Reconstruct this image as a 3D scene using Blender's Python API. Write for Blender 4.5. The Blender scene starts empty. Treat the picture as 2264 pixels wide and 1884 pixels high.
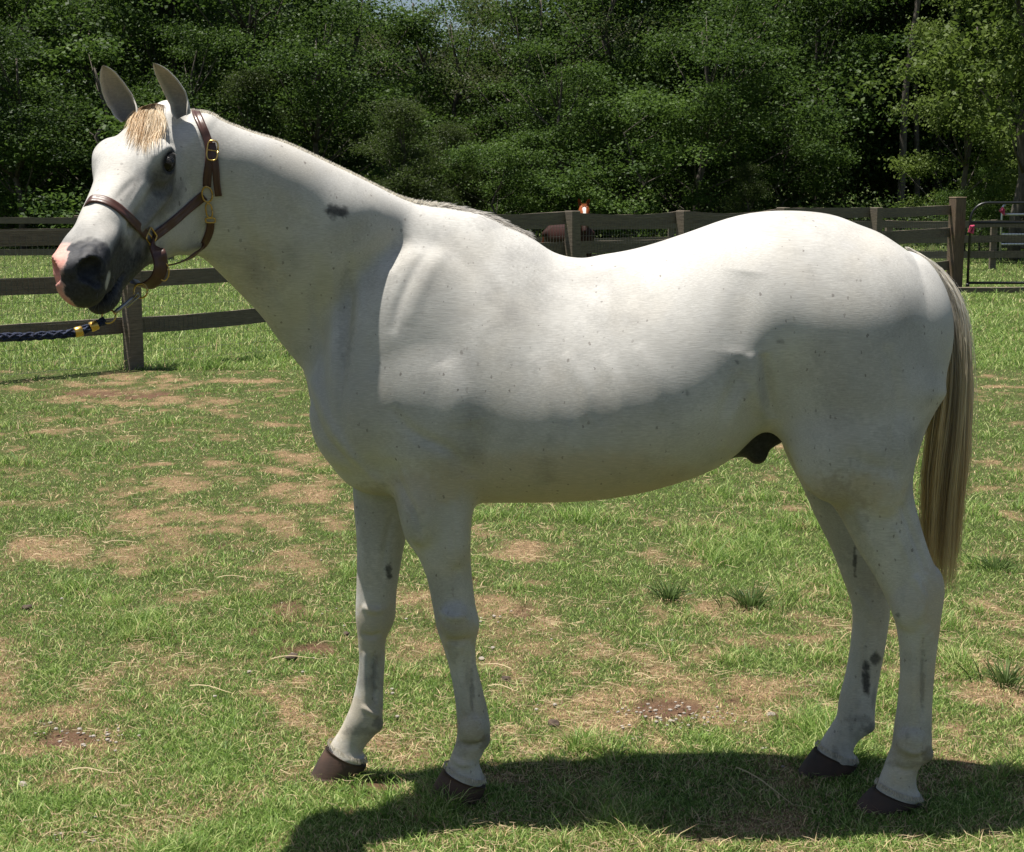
import bpy, bmesh, math, random
import numpy as np
from mathutils import Vector, Matrix
R = math.radians
FULL = True
HSTEP = 0.005
NBLADE = 950000
rng = np.random.default_rng(7)
random.seed(7)
S = bpy.context.scene
COL = S.collection

# ------------------------------------------------------------------ camera, sky, sun
FP = 3342.0                      # focal length in photograph pixels (photograph 2264 x 1884)
CAMH = 1.62
TH = math.atan((942 - 415) / FP)
cam_d = bpy.data.cameras.new('camera'); cam = bpy.data.objects.new('camera', cam_d); COL.objects.link(cam)
cam.location = (0, 0, CAMH); cam.rotation_euler = (math.pi / 2 - TH, 0, 0)
cam_d.sensor_fit = 'HORIZONTAL'; cam_d.sensor_width = 36; cam_d.lens = 36 * FP / 2264
cam_d.clip_start = 0.05; cam_d.clip_end = 3000
S.camera = cam
SUN = Vector((-0.255, 0.045, 1.0)).normalized()
w = bpy.data.worlds.new('World'); S.world = w; w.use_nodes = True
nt = w.node_tree; sky = nt.nodes.new('ShaderNodeTexSky'); sky.sky_type = 'NISHITA'; sky.sun_disc = False
sky.sun_elevation = math.asin(SUN.z); sky.sun_rotation = math.atan2(SUN.x, SUN.y)
sky.air_density = 1.0; sky.dust_density = 1.5
nt.links.new(sky.outputs[0], nt.nodes['Background'].inputs[0]); nt.nodes['Background'].inputs[1].default_value = 0.05
sd = bpy.data.lights.new('sun', 'SUN'); so = bpy.data.objects.new('sun', sd); COL.objects.link(so)
sd.energy = 5.0; sd.angle = R(0.53); sd.color = (1.0, 0.945, 0.86)
so.rotation_euler = SUN.to_track_quat('Z', 'Y').to_euler(); so.location = (-3, 3, 20)
S.view_settings.view_transform = 'Standard'; S.view_settings.look = 'None'
S.view_settings.exposure = 0.75; S.view_settings.gamma = 1.0

# ------------------------------------------------------------------ helpers
cT, sT = math.cos(TH), math.sin(TH)
def W(px, py, Y):
    """world point of a survey mark seen at photo pixel px,py whose distance is Y"""
    a = (px - 1132) / FP; b = (942 - py) / FP
    dy = cT + b * sT; t = Y / dy
    return np.array([a * t, Y, CAMH + t * (-sT + b * cT)])
def G(px, py):
    a = (px - 1132) / FP; b = (942 - py) / FP
    dz = -sT + b * cT; t = -CAMH / dz
    return np.array([a * t, t * (cT + b * sT), 0.0])
def proj(P):
    P = np.atleast_2d(P); z = P[:, 2] - CAMH
    d = P[:, 1] * cT - z * sT
    return np.stack([1132 + FP * P[:, 0] / d, 942 - FP * (P[:, 1] * sT + z * cT) / d], 1)
def tag(o, label=None, cat=None, group=None, kind=None):
    if label: o['label'] = label
    if cat: o['category'] = cat
    if group: o['group'] = group
    if kind: o['kind'] = kind
    return o
def empty(name, loc, rz=0.0):
    o = bpy.data.objects.new(name, None); COL.objects.link(o); o.location = loc; o.rotation_euler = (0, 0, rz)
    o.empty_display_size = 0.1
    return o
def mesh_obj(name, V, F, mat=None, parent=None, smooth=False, attrs=None, mats=None, midx=None):
    me = bpy.data.meshes.new(name)
    V = np.asarray(V, dtype=np.float32)
    if isinstance(F, np.ndarray):
        n = F.shape[1]
        me.vertices.add(len(V)); me.vertices.foreach_set('co', V.ravel())
        me.loops.add(F.size); me.loops.foreach_set('vertex_index', F.ravel().astype(np.int32))
        me.polygons.add(len(F)); me.polygons.foreach_set('loop_start', (np.arange(len(F)) * n).astype(np.int32))
        me.polygons.foreach_set('loop_total', np.full(len(F), n, np.int32))
        me.update(calc_edges=True)
    else:
        me.from_pydata([tuple(map(float, v)) for v in V], [], F)
    if smooth: me.polygons.foreach_set('use_smooth', np.ones(len(me.polygons), bool))
    if mat: me.materials.append(mat)
    if attrs:
        for k, a in attrs.items():
            at = me.attributes.new(k, 'FLOAT_COLOR', 'POINT')
            c = np.ones((len(V), 4), np.float32); a = np.asarray(a, np.float32); c[:, :a.shape[1]] = a
            at.data.foreach_set('color', c.ravel())
    me.update()
    o = bpy.data.objects.new(name, me); COL.objects.link(o)
    if parent is not None:
        o.parent = parent
        if parent.type == 'EMPTY' or True:
            o.matrix_parent_inverse = Matrix.Identity(4)
    return o
class MB:
    """collects shapes of ONE part"""
    def __init__(s): s.V = []; s.F = []
    def add(s, V, F):
        n = len(s.V); s.V += [tuple(v) for v in V]; s.F += [tuple(i + n for i in f) for f in F]
    def box(s, c, d, rot=None, bev=0.0):
        bm = bmesh.new(); bmesh.ops.create_cube(bm, size=1)
        for v in bm.verts: v.co = Vector((v.co.x * d[0], v.co.y * d[1], v.co.z * d[2]))
        if bev: bmesh.ops.bevel(bm, geom=bm.edges[:], offset=bev, segments=1, affect='EDGES')
        M = Matrix.Translation(Vector(c)) @ (rot.to_4x4() if rot is not None else Matrix.Identity(4))
        bm.verts.ensure_lookup_table()
        s.add([M @ v.co for v in bm.verts], [[v.index for v in f.verts] for f in bm.faces]); bm.free()
    def tube(s, pts, r, n=8, cap=True):
        pts = [Vector(p) for p in pts]; m = len(pts)
        rr = r if hasattr(r, '__len__') else [r] * m
        V = []; F = []; prev = None
        for i, p in enumerate(pts):
            t = (pts[min(i + 1, m - 1)] - pts[max(i - 1, 0)]).normalized()
            if prev is None:
                a = t.orthogonal().normalized()
            else:
                a = (prev - t * prev.dot(t)).normalized()
            prev = a; b = t.cross(a)
            for k in range(n):
                q = 2 * math.pi * k / n
                V.append(p + (a * math.cos(q) + b * math.sin(q)) * rr[i])
        for i in range(m - 1):
            for k in range(n):
                F.append((i * n + k, i * n + (k + 1) % n, (i + 1) * n + (k + 1) % n, (i + 1) * n + k))
        if cap: F += [tuple(range(n - 1, -1, -1)), tuple(range((m - 1) * n, m * n))]
        s.add(V, F)
    def build(s, name, mat, parent=None, smooth=False):
        return mesh_obj(name, s.V, s.F, mat, parent, smooth)

# ---------- node material helper
class NM:
    def __init__(s, name):
        s.m = bpy.data.materials.new(name); s.m.use_nodes = True; s.t = s.m.node_tree; s.n = s.t.nodes
        s.b = s.n['Principled BSDF']; s.L = s.t.links
    def node(s, ty, **kw):
        x = s.n.new(ty)
        for k, v in kw.items(): setattr(x, k, v)
        return x
    def link(s, a, b): s.L.new(a, b)
    def coord(s, out='Object', scale=(1, 1, 1)):
        tc = s.node('ShaderNodeTexCoord'); mp = s.node('ShaderNodeMapping'); mp.inputs['Scale'].default_value = scale
        s.link(tc.outputs[out], mp.inputs[0]); return mp.outputs[0]
    def noise(s, vec, scale, detail=4, rough=.55, dist=0):
        x = s.node('ShaderNodeTexNoise'); x.inputs['Scale'].default_value = scale; x.inputs['Detail'].default_value = detail
        x.inputs['Roughness'].default_value = rough; x.inputs['Distortion'].default_value = dist
        s.link(vec, x.inputs['Vector']); return x.outputs['Fac']
    def ramp(s, fac, stops, interp='LINEAR'):
        x = s.node('ShaderNodeValToRGB'); x.color_ramp.interpolation = interp; e = x.color_ramp.elements
        while len(e) < len(stops): e.new(0.5)
        for el, (p, c) in zip(e, stops):
            el.position = p; el.color = (c[0], c[1], c[2], 1) if hasattr(c, '__len__') else (c, c, c, 1)
        s.link(fac, x.inputs[0]); return x.outputs[0]
    def mix(s, fac, a, b, mode='MIX'):
        x = s.node('ShaderNodeMix', data_type='RGBA', blend_type=mode)
        for sock, v in ((x.inputs[0], fac), (x.inputs[6], a), (x.inputs[7], b)):
            if hasattr(v, 'is_output') or hasattr(v, 'links'): s.link(v, sock)
            elif hasattr(v, '__len__'): sock.default_value = (v[0], v[1], v[2], 1)
            else: sock.default_value = v if sock.type == 'VALUE' else (v, v, v, 1)
        return x.outputs[2]
    def math(s, op, a, b=0.0):
        x = s.node('ShaderNodeMath', operation=op)
        for sock, v in ((x.inputs[0], a), (x.inputs[1], b)):
            if hasattr(v, 'links'): s.link(v, sock)
            else: sock.default_value = v
        return x.outputs[0]
    def attr(s, name):
        x = s.node('ShaderNodeAttribute', attribute_name=name); return x
    def bump(s, h, strength=.3, dist=.01):
        x = s.node('ShaderNodeBump'); x.inputs['Strength'].default_value = strength; x.inputs['Distance'].default_value = dist
        s.link(h, x.inputs['Height']); s.link(x.outputs[0], s.b.inputs['Normal'])
    def set(s, **kw):
        for k, v in kw.items():
            sk = s.b.inputs[k.replace('_', ' ')]
            if hasattr(v, 'links'): s.link(v, sk)
            elif hasattr(v, '__len__'): sk.default_value = (v[0], v[1], v[2], 1)
            else: sk.default_value = v
        return s

# ------------------------------------------------------------------ implicit surface modelling
def smin(a, b, k):
    h = np.maximum(k - np.abs(a - b), 0) / k
    return np.minimum(a, b) - h * h * k * .25
def smax(a, b, k): return -smin(-a, -b, k)
def catmull(A, n):
    A = np.asarray(A, float); out = []
    for i in range(len(A) - 1):
        p0 = A[max(i - 1, 0)]; p1 = A[i]; p2 = A[i + 1]; p3 = A[min(i + 2, len(A) - 1)]
        for t in np.arange(n) / n:
            out.append(.5 * ((2 * p1) + (p2 - p0) * t + (2 * p0 - 5 * p1 + 4 * p2 - p3) * t * t + (3 * p1 - p0 - 3 * p2 + p3) * t ** 3))
    out.append(A[-1]); return np.array(out)
class Prim:
    def __init__(s, k, sub): s.k = k; s.sub = sub
class Tube(Prim):
    """st rows: cx,cy,cz, ra, rb, egg ; rb measured along lateral L, ra along T x L"""
    def __init__(s, st, L=(0, -1, 0), k=.03, sub=False, n=3, cap=None, smooth=3):
        n = n * 2
        super().__init__(k, sub)
        A = catmull(st, n) if len(st) > 2 and n > 1 else np.asarray(st, float)
        s.A = A; L = np.asarray(L, float); s.segs = []
        C = A[:, :3]; m = len(A)
        Tn = np.array([C[min(i + 1, m - 1)] - C[max(i - 1, 0)] for i in range(m)])
        for _ in range(smooth):
            Tn[1:-1] = (Tn[:-2] + 2 * Tn[1:-1] + Tn[2:]) / 4
        Tn /= np.linalg.norm(Tn, axis=1)[:, None]
        s.U = np.cross(Tn, L); s.U /= np.linalg.norm(s.U, axis=1)[:, None]
        s.Lt = np.cross(s.U, Tn); s.T = Tn; s.cap = cap
        r = A[:, 3:5].max() ; s.lo = C.min(0) - r - .02; s.hi = C.max(0) + r + .02
    def f(s, P):
        A = s.A; n = len(P); out = np.full(n, 9.0)
        Sg = (P @ s.T.T - (A[:, :3] * s.T).sum(1)[None])          # signed distance to every station plane
        def ev(m, i, t, cap):
            if not m.any(): return
            t = t[:, None]; j = np.minimum(i + 1, len(A) - 1)
            row = A[i] * (1 - t) + A[j] * t
            q = P[m] - row[:, :3]
            U = s.U[i] * (1 - t) + s.U[j] * t; U /= np.linalg.norm(U, axis=1)[:, None]
            Lt = s.Lt[i] * (1 - t) + s.Lt[j] * t; Lt /= np.linalg.norm(Lt, axis=1)[:, None]
            ra, rb, eg = row[:, 3], row[:, 4], row[:, 5]
            u = (q * U).sum(1); v = (q * Lt).sum(1); vv = u / ra
            rb = rb * (1 - eg * np.clip(vv, -1, 1))
            if cap is None: tt = 0; rc = 1
            else: tt = cap; rc = np.minimum(ra, rb) if s.cap is None else s.cap
            k1 = np.sqrt(vv * vv + (v / rb) ** 2 + (tt / rc) ** 2) + 1e-9
            k2 = np.sqrt((u / ra ** 2) ** 2 + (v / rb ** 2) ** 2 + (tt / rc ** 2) ** 2) + 1e-6
            out[m] = np.minimum(out[m], np.where(k1 > .5, k1 * (k1 - 1) / k2, (k1 - 1) * np.minimum(ra, rb)))
        for i in range(len(A) - 1):
            m = (Sg[:, i] >= 0) & (Sg[:, i + 1] < 0)
            if m.any():
                t = Sg[m, i] / (Sg[m, i] - Sg[m, i + 1]); ev(m, np.full(len(t), i), t, None)
        for e, m in ((0, (Sg[:, 0] < 0) & (Sg[:, 0] > -.25)), (len(A) - 1, (Sg[:, -1] >= 0) & (Sg[:, -1] < .25))):
            ev(m, np.full(m.sum(), e), np.zeros(m.sum()), Sg[m, e])
        return out
class Ell(Prim):
    def __init__(s, c, r, axes=None, k=.03, sub=False):
        super().__init__(k, sub); s.c = np.asarray(c, float); s.r = np.asarray(r, float)
        s.M = np.eye(3) if axes is None else np.asarray(axes, float)   # rows = local axes
        m = s.r.max(); s.lo = s.c - m - .02; s.hi = s.c + m + .02
    def f(s, P):
        q = (P - s.c) @ s.M.T
        k1 = np.sqrt(((q / s.r) ** 2).sum(1)) + 1e-9; k2 = np.sqrt(((q / s.r ** 2) ** 2).sum(1)) + 1e-6
        return np.where(k1 > .5, k1 * (k1 - 1) / k2, (k1 - 1) * s.r.min())
def field(prims, P):
    P = np.asarray(P); out = np.full(len(P), 1.0)
    for p in prims:
        mg = p.k + .03
        m = np.all((P > p.lo - mg) & (P < p.hi + mg), axis=1)
        if not m.any(): continue
        d = p.f(P[m])
        out[m] = smax(out[m], -d, p.k) if p.sub else smin(out[m], d, p.k)
    return out
def mesh_field(prims, step):
    lo = np.min([p.lo for p in prims if not p.sub], 0) - .03; hi = np.max([p.hi for p in prims if not p.sub], 0) + .03
    B = 16; nb = np.ceil((hi - lo) / step / B).astype(int); N = nb * B + 1
    ctr = [lo[i] + (np.arange(nb[i]) + .5) * B * step for i in range(3)]
    Cb = np.stack(np.meshgrid(*ctr, indexing='ij'), -1).reshape(-1, 3)
    fc = field(prims, Cb); idx = np.argwhere((np.abs(fc) < .6 * B * step * 1.75 + .035).reshape(nb))
    Dn = np.repeat(np.repeat(np.repeat(np.sign(fc).reshape(nb).astype(np.float32), B, 0), B, 1), B, 2)
    D = np.ones(N, np.float32); D[:-1, :-1, :-1] = Dn; del Dn
    o = np.stack(np.meshgrid(*[np.arange(B + 1)] * 3, indexing='ij'), -1).reshape(-1, 3)
    for ch in range(0, len(idx), 40):
        bl = idx[ch:ch + 40]
        # evaluate spatially close blocks together
        G_ = (bl[:, None, :] * B + o[None]).reshape(-1, 3)
        v = field(prims, lo + G_ * step)
        D[G_[:, 0], G_[:, 1], G_[:, 2]] = v
    Sg = D < 0
    # surface nets
    c = np.zeros(tuple(N - 1), np.int8)
    for i in (0, 1):
        for j in (0, 1):
            for k in (0, 1):
                c += Sg[i:N[0] - 1 + i, j:N[1] - 1 + j, k:N[2] - 1 + k]
    cells = np.argwhere((c > 0) & (c < 8))
    vid = np.full(tuple(N - 1), -1, np.int32); vid[tuple(cells.T)] = np.arange(len(cells))
    acc = np.zeros((len(cells), 3)); cnt = np.zeros(len(cells))
    cor = [(i, j, k) for i in (0, 1) for j in (0, 1) for k in (0, 1)]
    val = {q: D[cells[:, 0] + q[0], cells[:, 1] + q[1], cells[:, 2] + q[2]] for q in cor}
    for a in cor:
        for ax in range(3):
            if a[ax] == 0:
                b = list(a); b[ax] = 1; b = tuple(b)
                va, vb = val[a], val[b]; m = (va < 0) != (vb < 0)
                t = np.where(m, va / np.where(m, va - vb, 1), 0)
                pt = np.array(a, float)[None] + 0 * t[:, None]; pt[:, ax] = t
                acc += np.where(m[:, None], pt, 0); cnt += m
    V = lo + (cells + acc / cnt[:, None]) * step
    quads = []
    for ax in range(3):
        sl0 = [slice(1, -1)] * 3; s1 = list(sl0)
        a_ = Sg
        A0 = a_[tuple(slice(0, -1) if i == ax else slice(None) for i in range(3))]
        A1 = a_[tuple(slice(1, None) if i == ax else slice(None) for i in range(3))]
        e = np.argwhere(A0 != A1)
        u, v_ = (ax + 1) % 3, (ax + 2) % 3
        e = e[(e[:, u] > 0) & (e[:, v_] > 0) & (e[:, u] < N[u] - 1) & (e[:, v_] < N[v_] - 1)]
        ins = A0[tuple(e.T)]
        def cell(du, dv):
            q = e.copy(); q[:, u] += du; q[:, v_] += dv; return vid[tuple(q.T)]
        q4 = np.stack([cell(-1, -1), cell(0, -1), cell(0, 0), cell(-1, 0)], 1)
        q4[~ins] = q4[~ins][:, ::-1]
        quads.append(q4)
    F = np.concatenate(quads); F = F[(F >= 0).all(1)]
    h = step * .5
    for it in range(2):
        f0 = field(prims, V)
        if it == 0:
            g = np.stack([field(prims, V + np.eye(3)[i] * h) - f0 for i in range(3)], 1) / h
            gn = np.maximum((g ** 2).sum(1), .15)
        dv = -(f0 / gn)[:, None] * g; l = np.linalg.norm(dv, axis=1)[:, None]
        V = V + dv * np.minimum(1, step * .7 / np.maximum(l, 1e-9))
    # light smoothing
    E = np.concatenate([F[:, [0, 1]], F[:, [1, 2]], F[:, [2, 3]], F[:, [3, 0]]])
    deg = np.bincount(E.ravel(), minlength=len(V))[:, None]
    for it in range(3):
        s_ = np.zeros_like(V)
        for a in range(3):
            s_[:, a] = np.bincount(E[:, 0], V[E[:, 1], a], len(V)) + np.bincount(E[:, 1], V[E[:, 0], a], len(V))
        V = V * .5 + .5 * s_ / deg
    return V, F

# ------------------------------------------------------------------ the grey horse
YB = 3.93
def sec(t, b, Y, rb, egg=0.0):
    """station of a limb or trunk: two opposite outline marks, distance, half width"""
    T_ = W(t[0], t[1], Y); B_ = W(b[0], b[1], Y); c = (T_ + B_) / 2
    return [c[0], c[1], c[2], np.linalg.norm(T_ - B_) / 2, rb, egg]
def horse_prims():
    P = []
    # trunk (top outline, bottom outline)
    tr = [((800, 640), (810, 1030), .13, .0), ((880, 545), (890, 1080), .185, .12), ((980, 482), (1000, 1105), .218, .25), ((1085, 500), (1100, 1110), .243, .22),
          ((1190, 556), (1200, 1107), .268, .24), ((1300, 570), (1300, 1100), .285, .22), ((1400, 554), (1400, 1080), .29, .20), ((1500, 530), (1500, 1040), .28, .17),
          ((1605, 498), (1595, 958), .264, .12), ((1700, 468), (1685, 905), .264, .08), ((1800, 470), (1790, 930), .27, .08), ((1880, 495), (1870, 930), .258, .08),
          ((1955, 519), (1940, 900), .218, .1), ((2012, 562), (2000, 850), .15, .1)]
    P.append(Tube([sec(t, b, YB, w_, -e) for t, b, w_, e in tr], k=.03, n=3, cap=.10, smooth=60))
    # neck
    nk = [((1020, 466), (840, 960), 3.93, .105, .3), ((945, 442), (755, 890), 3.92, .100, .35), ((860, 415), (690, 812), 3.90, .098, .36), ((780, 380), (630, 735), 3.85, .105, .36),
          ((705, 346), (562, 668), 3.82, .096, .34), ((633, 313), (505, 612), 3.79, .09, .3), ((560, 284), (468, 570), 3.765, .084, .25), ((495, 260), (440, 520), 3.745, .078, .2),
          ((430, 236), (392, 440), 3.725, .066, .1)]
    P.append(Tube([sec(t, b, y, w_, -e) for t, b, y, w_, e in nk], k=.06, n=3, cap=.06, smooth=12))
    # breast and points of the shoulders
    P.append(Ell(W(802, 905, YB), (.13, .18, .19), k=.07))
    for sy in (-1, 1):
        y = YB + sy * .115
        P.append(Ell(W(790, 890, y), (.08, .075, .12), k=.05))
        # shoulder blade, upper arm and triceps
        q = R(27); axs = np.array([[math.cos(q), 0, -math.sin(q)], [0, 1, 0], [math.sin(q), 0, math.cos(q)]])
        P.append(Ell(W(856, 800, YB + sy * .122), (.155, .078, .285), axes=axs, k=.06))
        P.append(Ell(W(955, 915, YB + sy * .155), (.14, .065, .13), k=.07))
        P.append(Ell(W(1010, 1030, YB + sy * .13), (.05, .05, .07), k=.05))
        # pectoral folds
        P.append(Ell(W(800, 975, YB + sy * .06), (.085, .06, .07), k=.03))
        # hip point, buttock, stifle
        P.append(Ell(W(1945, 720, YB + sy * .10), (.15, .115, .17), k=.09))
        P.append(Ell(W(1998, 790, YB + sy * .085), (.095, .095, .16), k=.06))
    P.append(Ell(W(850, 1030, YB), (.10, .13, .075), k=.05)); P.append(Ell(W(415, 285, 3.765), (.06, .05, .035), k=.05))
    P.append(Ell(W(1962, 615, YB), (.075, .10, .05), k=.06))
    # grooves: girth, flank hollow, jugular groove
    # near hind leg
    def limb(rows, k, cap=None, egg=0): return Tube([sec(r[0], r[1], r[2], r[3], egg) for r in rows], k=k, n=3, cap=cap, smooth=28)
    P.append(limb([((1870, 640), (1930, 640), 3.93, .04), ((1810, 720), (1985, 720), 3.885, .085), ((1740, 800), (2045, 795), 3.835, .118), ((1695, 870), (2076, 855), 3.805, .128), ((1718, 935), (2063, 925), 3.797, .125),
                   ((1772, 997), (2043, 990), 3.79, .112), ((1817, 1063), (2024, 1052), 3.79, .088), ((1854, 1122), (2022, 1108), 3.79, .068), ((1890, 1193), (2038, 1172), 3.79, .053),
                   ((1931, 1264), (2060, 1240), 3.79, .043), ((1962, 1325), (2086, 1308), 3.79, .04), ((1983, 1394), (2078, 1378), 3.795, .038), ((1990, 1471), (2068, 1460), 3.80, .029),
                   ((1985, 1548), (2062, 1545), 3.80, .027), ((1977, 1605), (2060, 1608), 3.80, .032), ((1971, 1655), (2058, 1652), 3.80, .037), ((1957, 1692), (2032, 1692), 3.80, .030),
                   ((1943, 1725), (2026, 1735), 3.80, .035), ((1934, 1748), (2034, 1765), 3.80, .042)], .08))
    P.append(limb([((1700, 850), (2030, 830), 4.06, .13), ((1712, 935), (2000, 930), 4.06, .12), ((1740, 1004), (1965, 1000), 4.06, .10), ((1772, 1060), (1950, 1060), 4.05, .08),
                   ((1800, 1122), (1940, 1125), 4.04, .065), ((1833, 1193), (1945, 1190), 4.03, .052), ((1861, 1264), (1962, 1265), 4.03, .045), ((1884, 1341), (1968, 1340), 4.03, .04),
                   ((1881, 1418), (1958, 1425), 4.03, .034), ((1869, 1489), (1945, 1495), 4.03, .027), ((1855, 1548), (1937, 1546), 4.03, .03), ((1848, 1590), (1931, 1598), 4.03, .036),
                   ((1832, 1620), (1903, 1622), 4.03, .03), ((1814, 1645), (1888, 1655), 4.03, .035), ((1804, 1662), (1893, 1685), 4.03, .042)], .05))
    # near fore leg
    P.append(limb([((845, 985), (1060, 1000), 3.81, .085), ((866, 1055), (1052, 1075), 3.82, .072), ((880, 1115), (1043, 1125), 3.825, .062), ((893, 1168), (1041, 1175), 3.83, .055),
                   ((921, 1212), (1041, 1217), 3.83, .049), ((942, 1265), (1043, 1270), 3.835, .044), ((955, 1329), (1050, 1330), 3.84, .040), ((966, 1385), (1057, 1388), 3.84, .043),
                   ((981, 1431), (1052, 1431), 3.845, .034), ((993, 1474), (1054, 1474), 3.85, .025), ((1003, 1527), (1067, 1525), 3.85, .024), ((1009, 1580), (1079, 1575), 3.85, .028),
                   ((1011, 1616), (1084, 1612), 3.85, .034), ((1006, 1650), (1072, 1652), 3.85, .03), ((996, 1674), (1060, 1682), 3.85, .031), ((986, 1696), (1066, 1712), 3.85, .036),
                   ((980, 1708), (1070, 1730), 3.85, .042)], .045))
    P.append(limb([((790, 985), (990, 1010), 4.03, .085), ((777, 1051), (945, 1080), 4.03, .072), ((783, 1126), (912, 1130), 4.03, .058), ((789, 1206), (894, 1200), 4.025, .049),
                   ((788, 1297), (878, 1297), 4.02, .041), ((786, 1367), (873, 1362), 4.02, .043), ((791, 1415), (854, 1407), 4.02, .033), ((795, 1474), (850, 1460), 4.02, .025),
                   ((787, 1527), (847, 1515), 4.02, .025), ((776, 1570), (847, 1560), 4.02, .031), ((764, 1600), (842, 1592), 4.02, .033), ((747, 1627), (815, 1632), 4.02, .029),
                   ((732, 1645), (802, 1662), 4.02, .034), ((726, 1655), (805, 1684), 4.02, .041)], .045))
    # muscle and bone relief on the limbs
    P.append(Ell(W(925, 1115, 3.775), (.045, .04, .10), k=.04)); P.append(Ell(W(1010, 1150, 3.79), (.03, .03, .11), k=.04))
    P.append(Ell(W(1008, 1372, 3.80), (.038, .02, .042), k=.02)); P.append(Ell(W(1040, 1380, 3.83), (.018, .03, .03), k=.02))
    P.append(Ell(W(2066, 1297, 3.79), (.020, .025, .045), k=.02)); P.append(Ell(W(2010, 1345, 3.765), (.04, .02, .05), k=.025))
    P.append(Ell(W(2012, 1640, 3.77), (.035, .018, .032), k=.02)); P.append(Ell(W(2050, 1668, 3.80), (.016, .02, .018), k=.015))
    P.append(Ell(W(1045, 1612, 3.825), (.03, .016, .03), k=.02)); P.append(Ell(W(1070, 1636, 3.85), (.015, .02, .018), k=.015))
    P.append(Ell(W(835, 1603, 4.02), (.014, .02, .016), k=.015)); P.append(Ell(W(1922, 1605, 4.03), (.014, .02, .016), k=.015))
    P.append(Ell(W(1840, 1010, 3.74), (.09, .06, .11), k=.06)); P.append(Ell(W(1960, 1010, 3.73), (.055, .045, .13), k=.04))
    # dark sheath
    P.append(Tube([list(W(1545, 1000, YB)) + [.02, .035, 0], list(W(1600, 985, YB)) + [.032, .05, 0], list(W(1660, 970, YB)) + [.045, .055, 0], list(W(1710, 945, YB)) + [.045, .05, 0]], k=.02, n=2))
    P.append(Ell(W(1674, 1000, YB - .01), (.028, .034, .032), k=.015))
    return P
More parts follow.
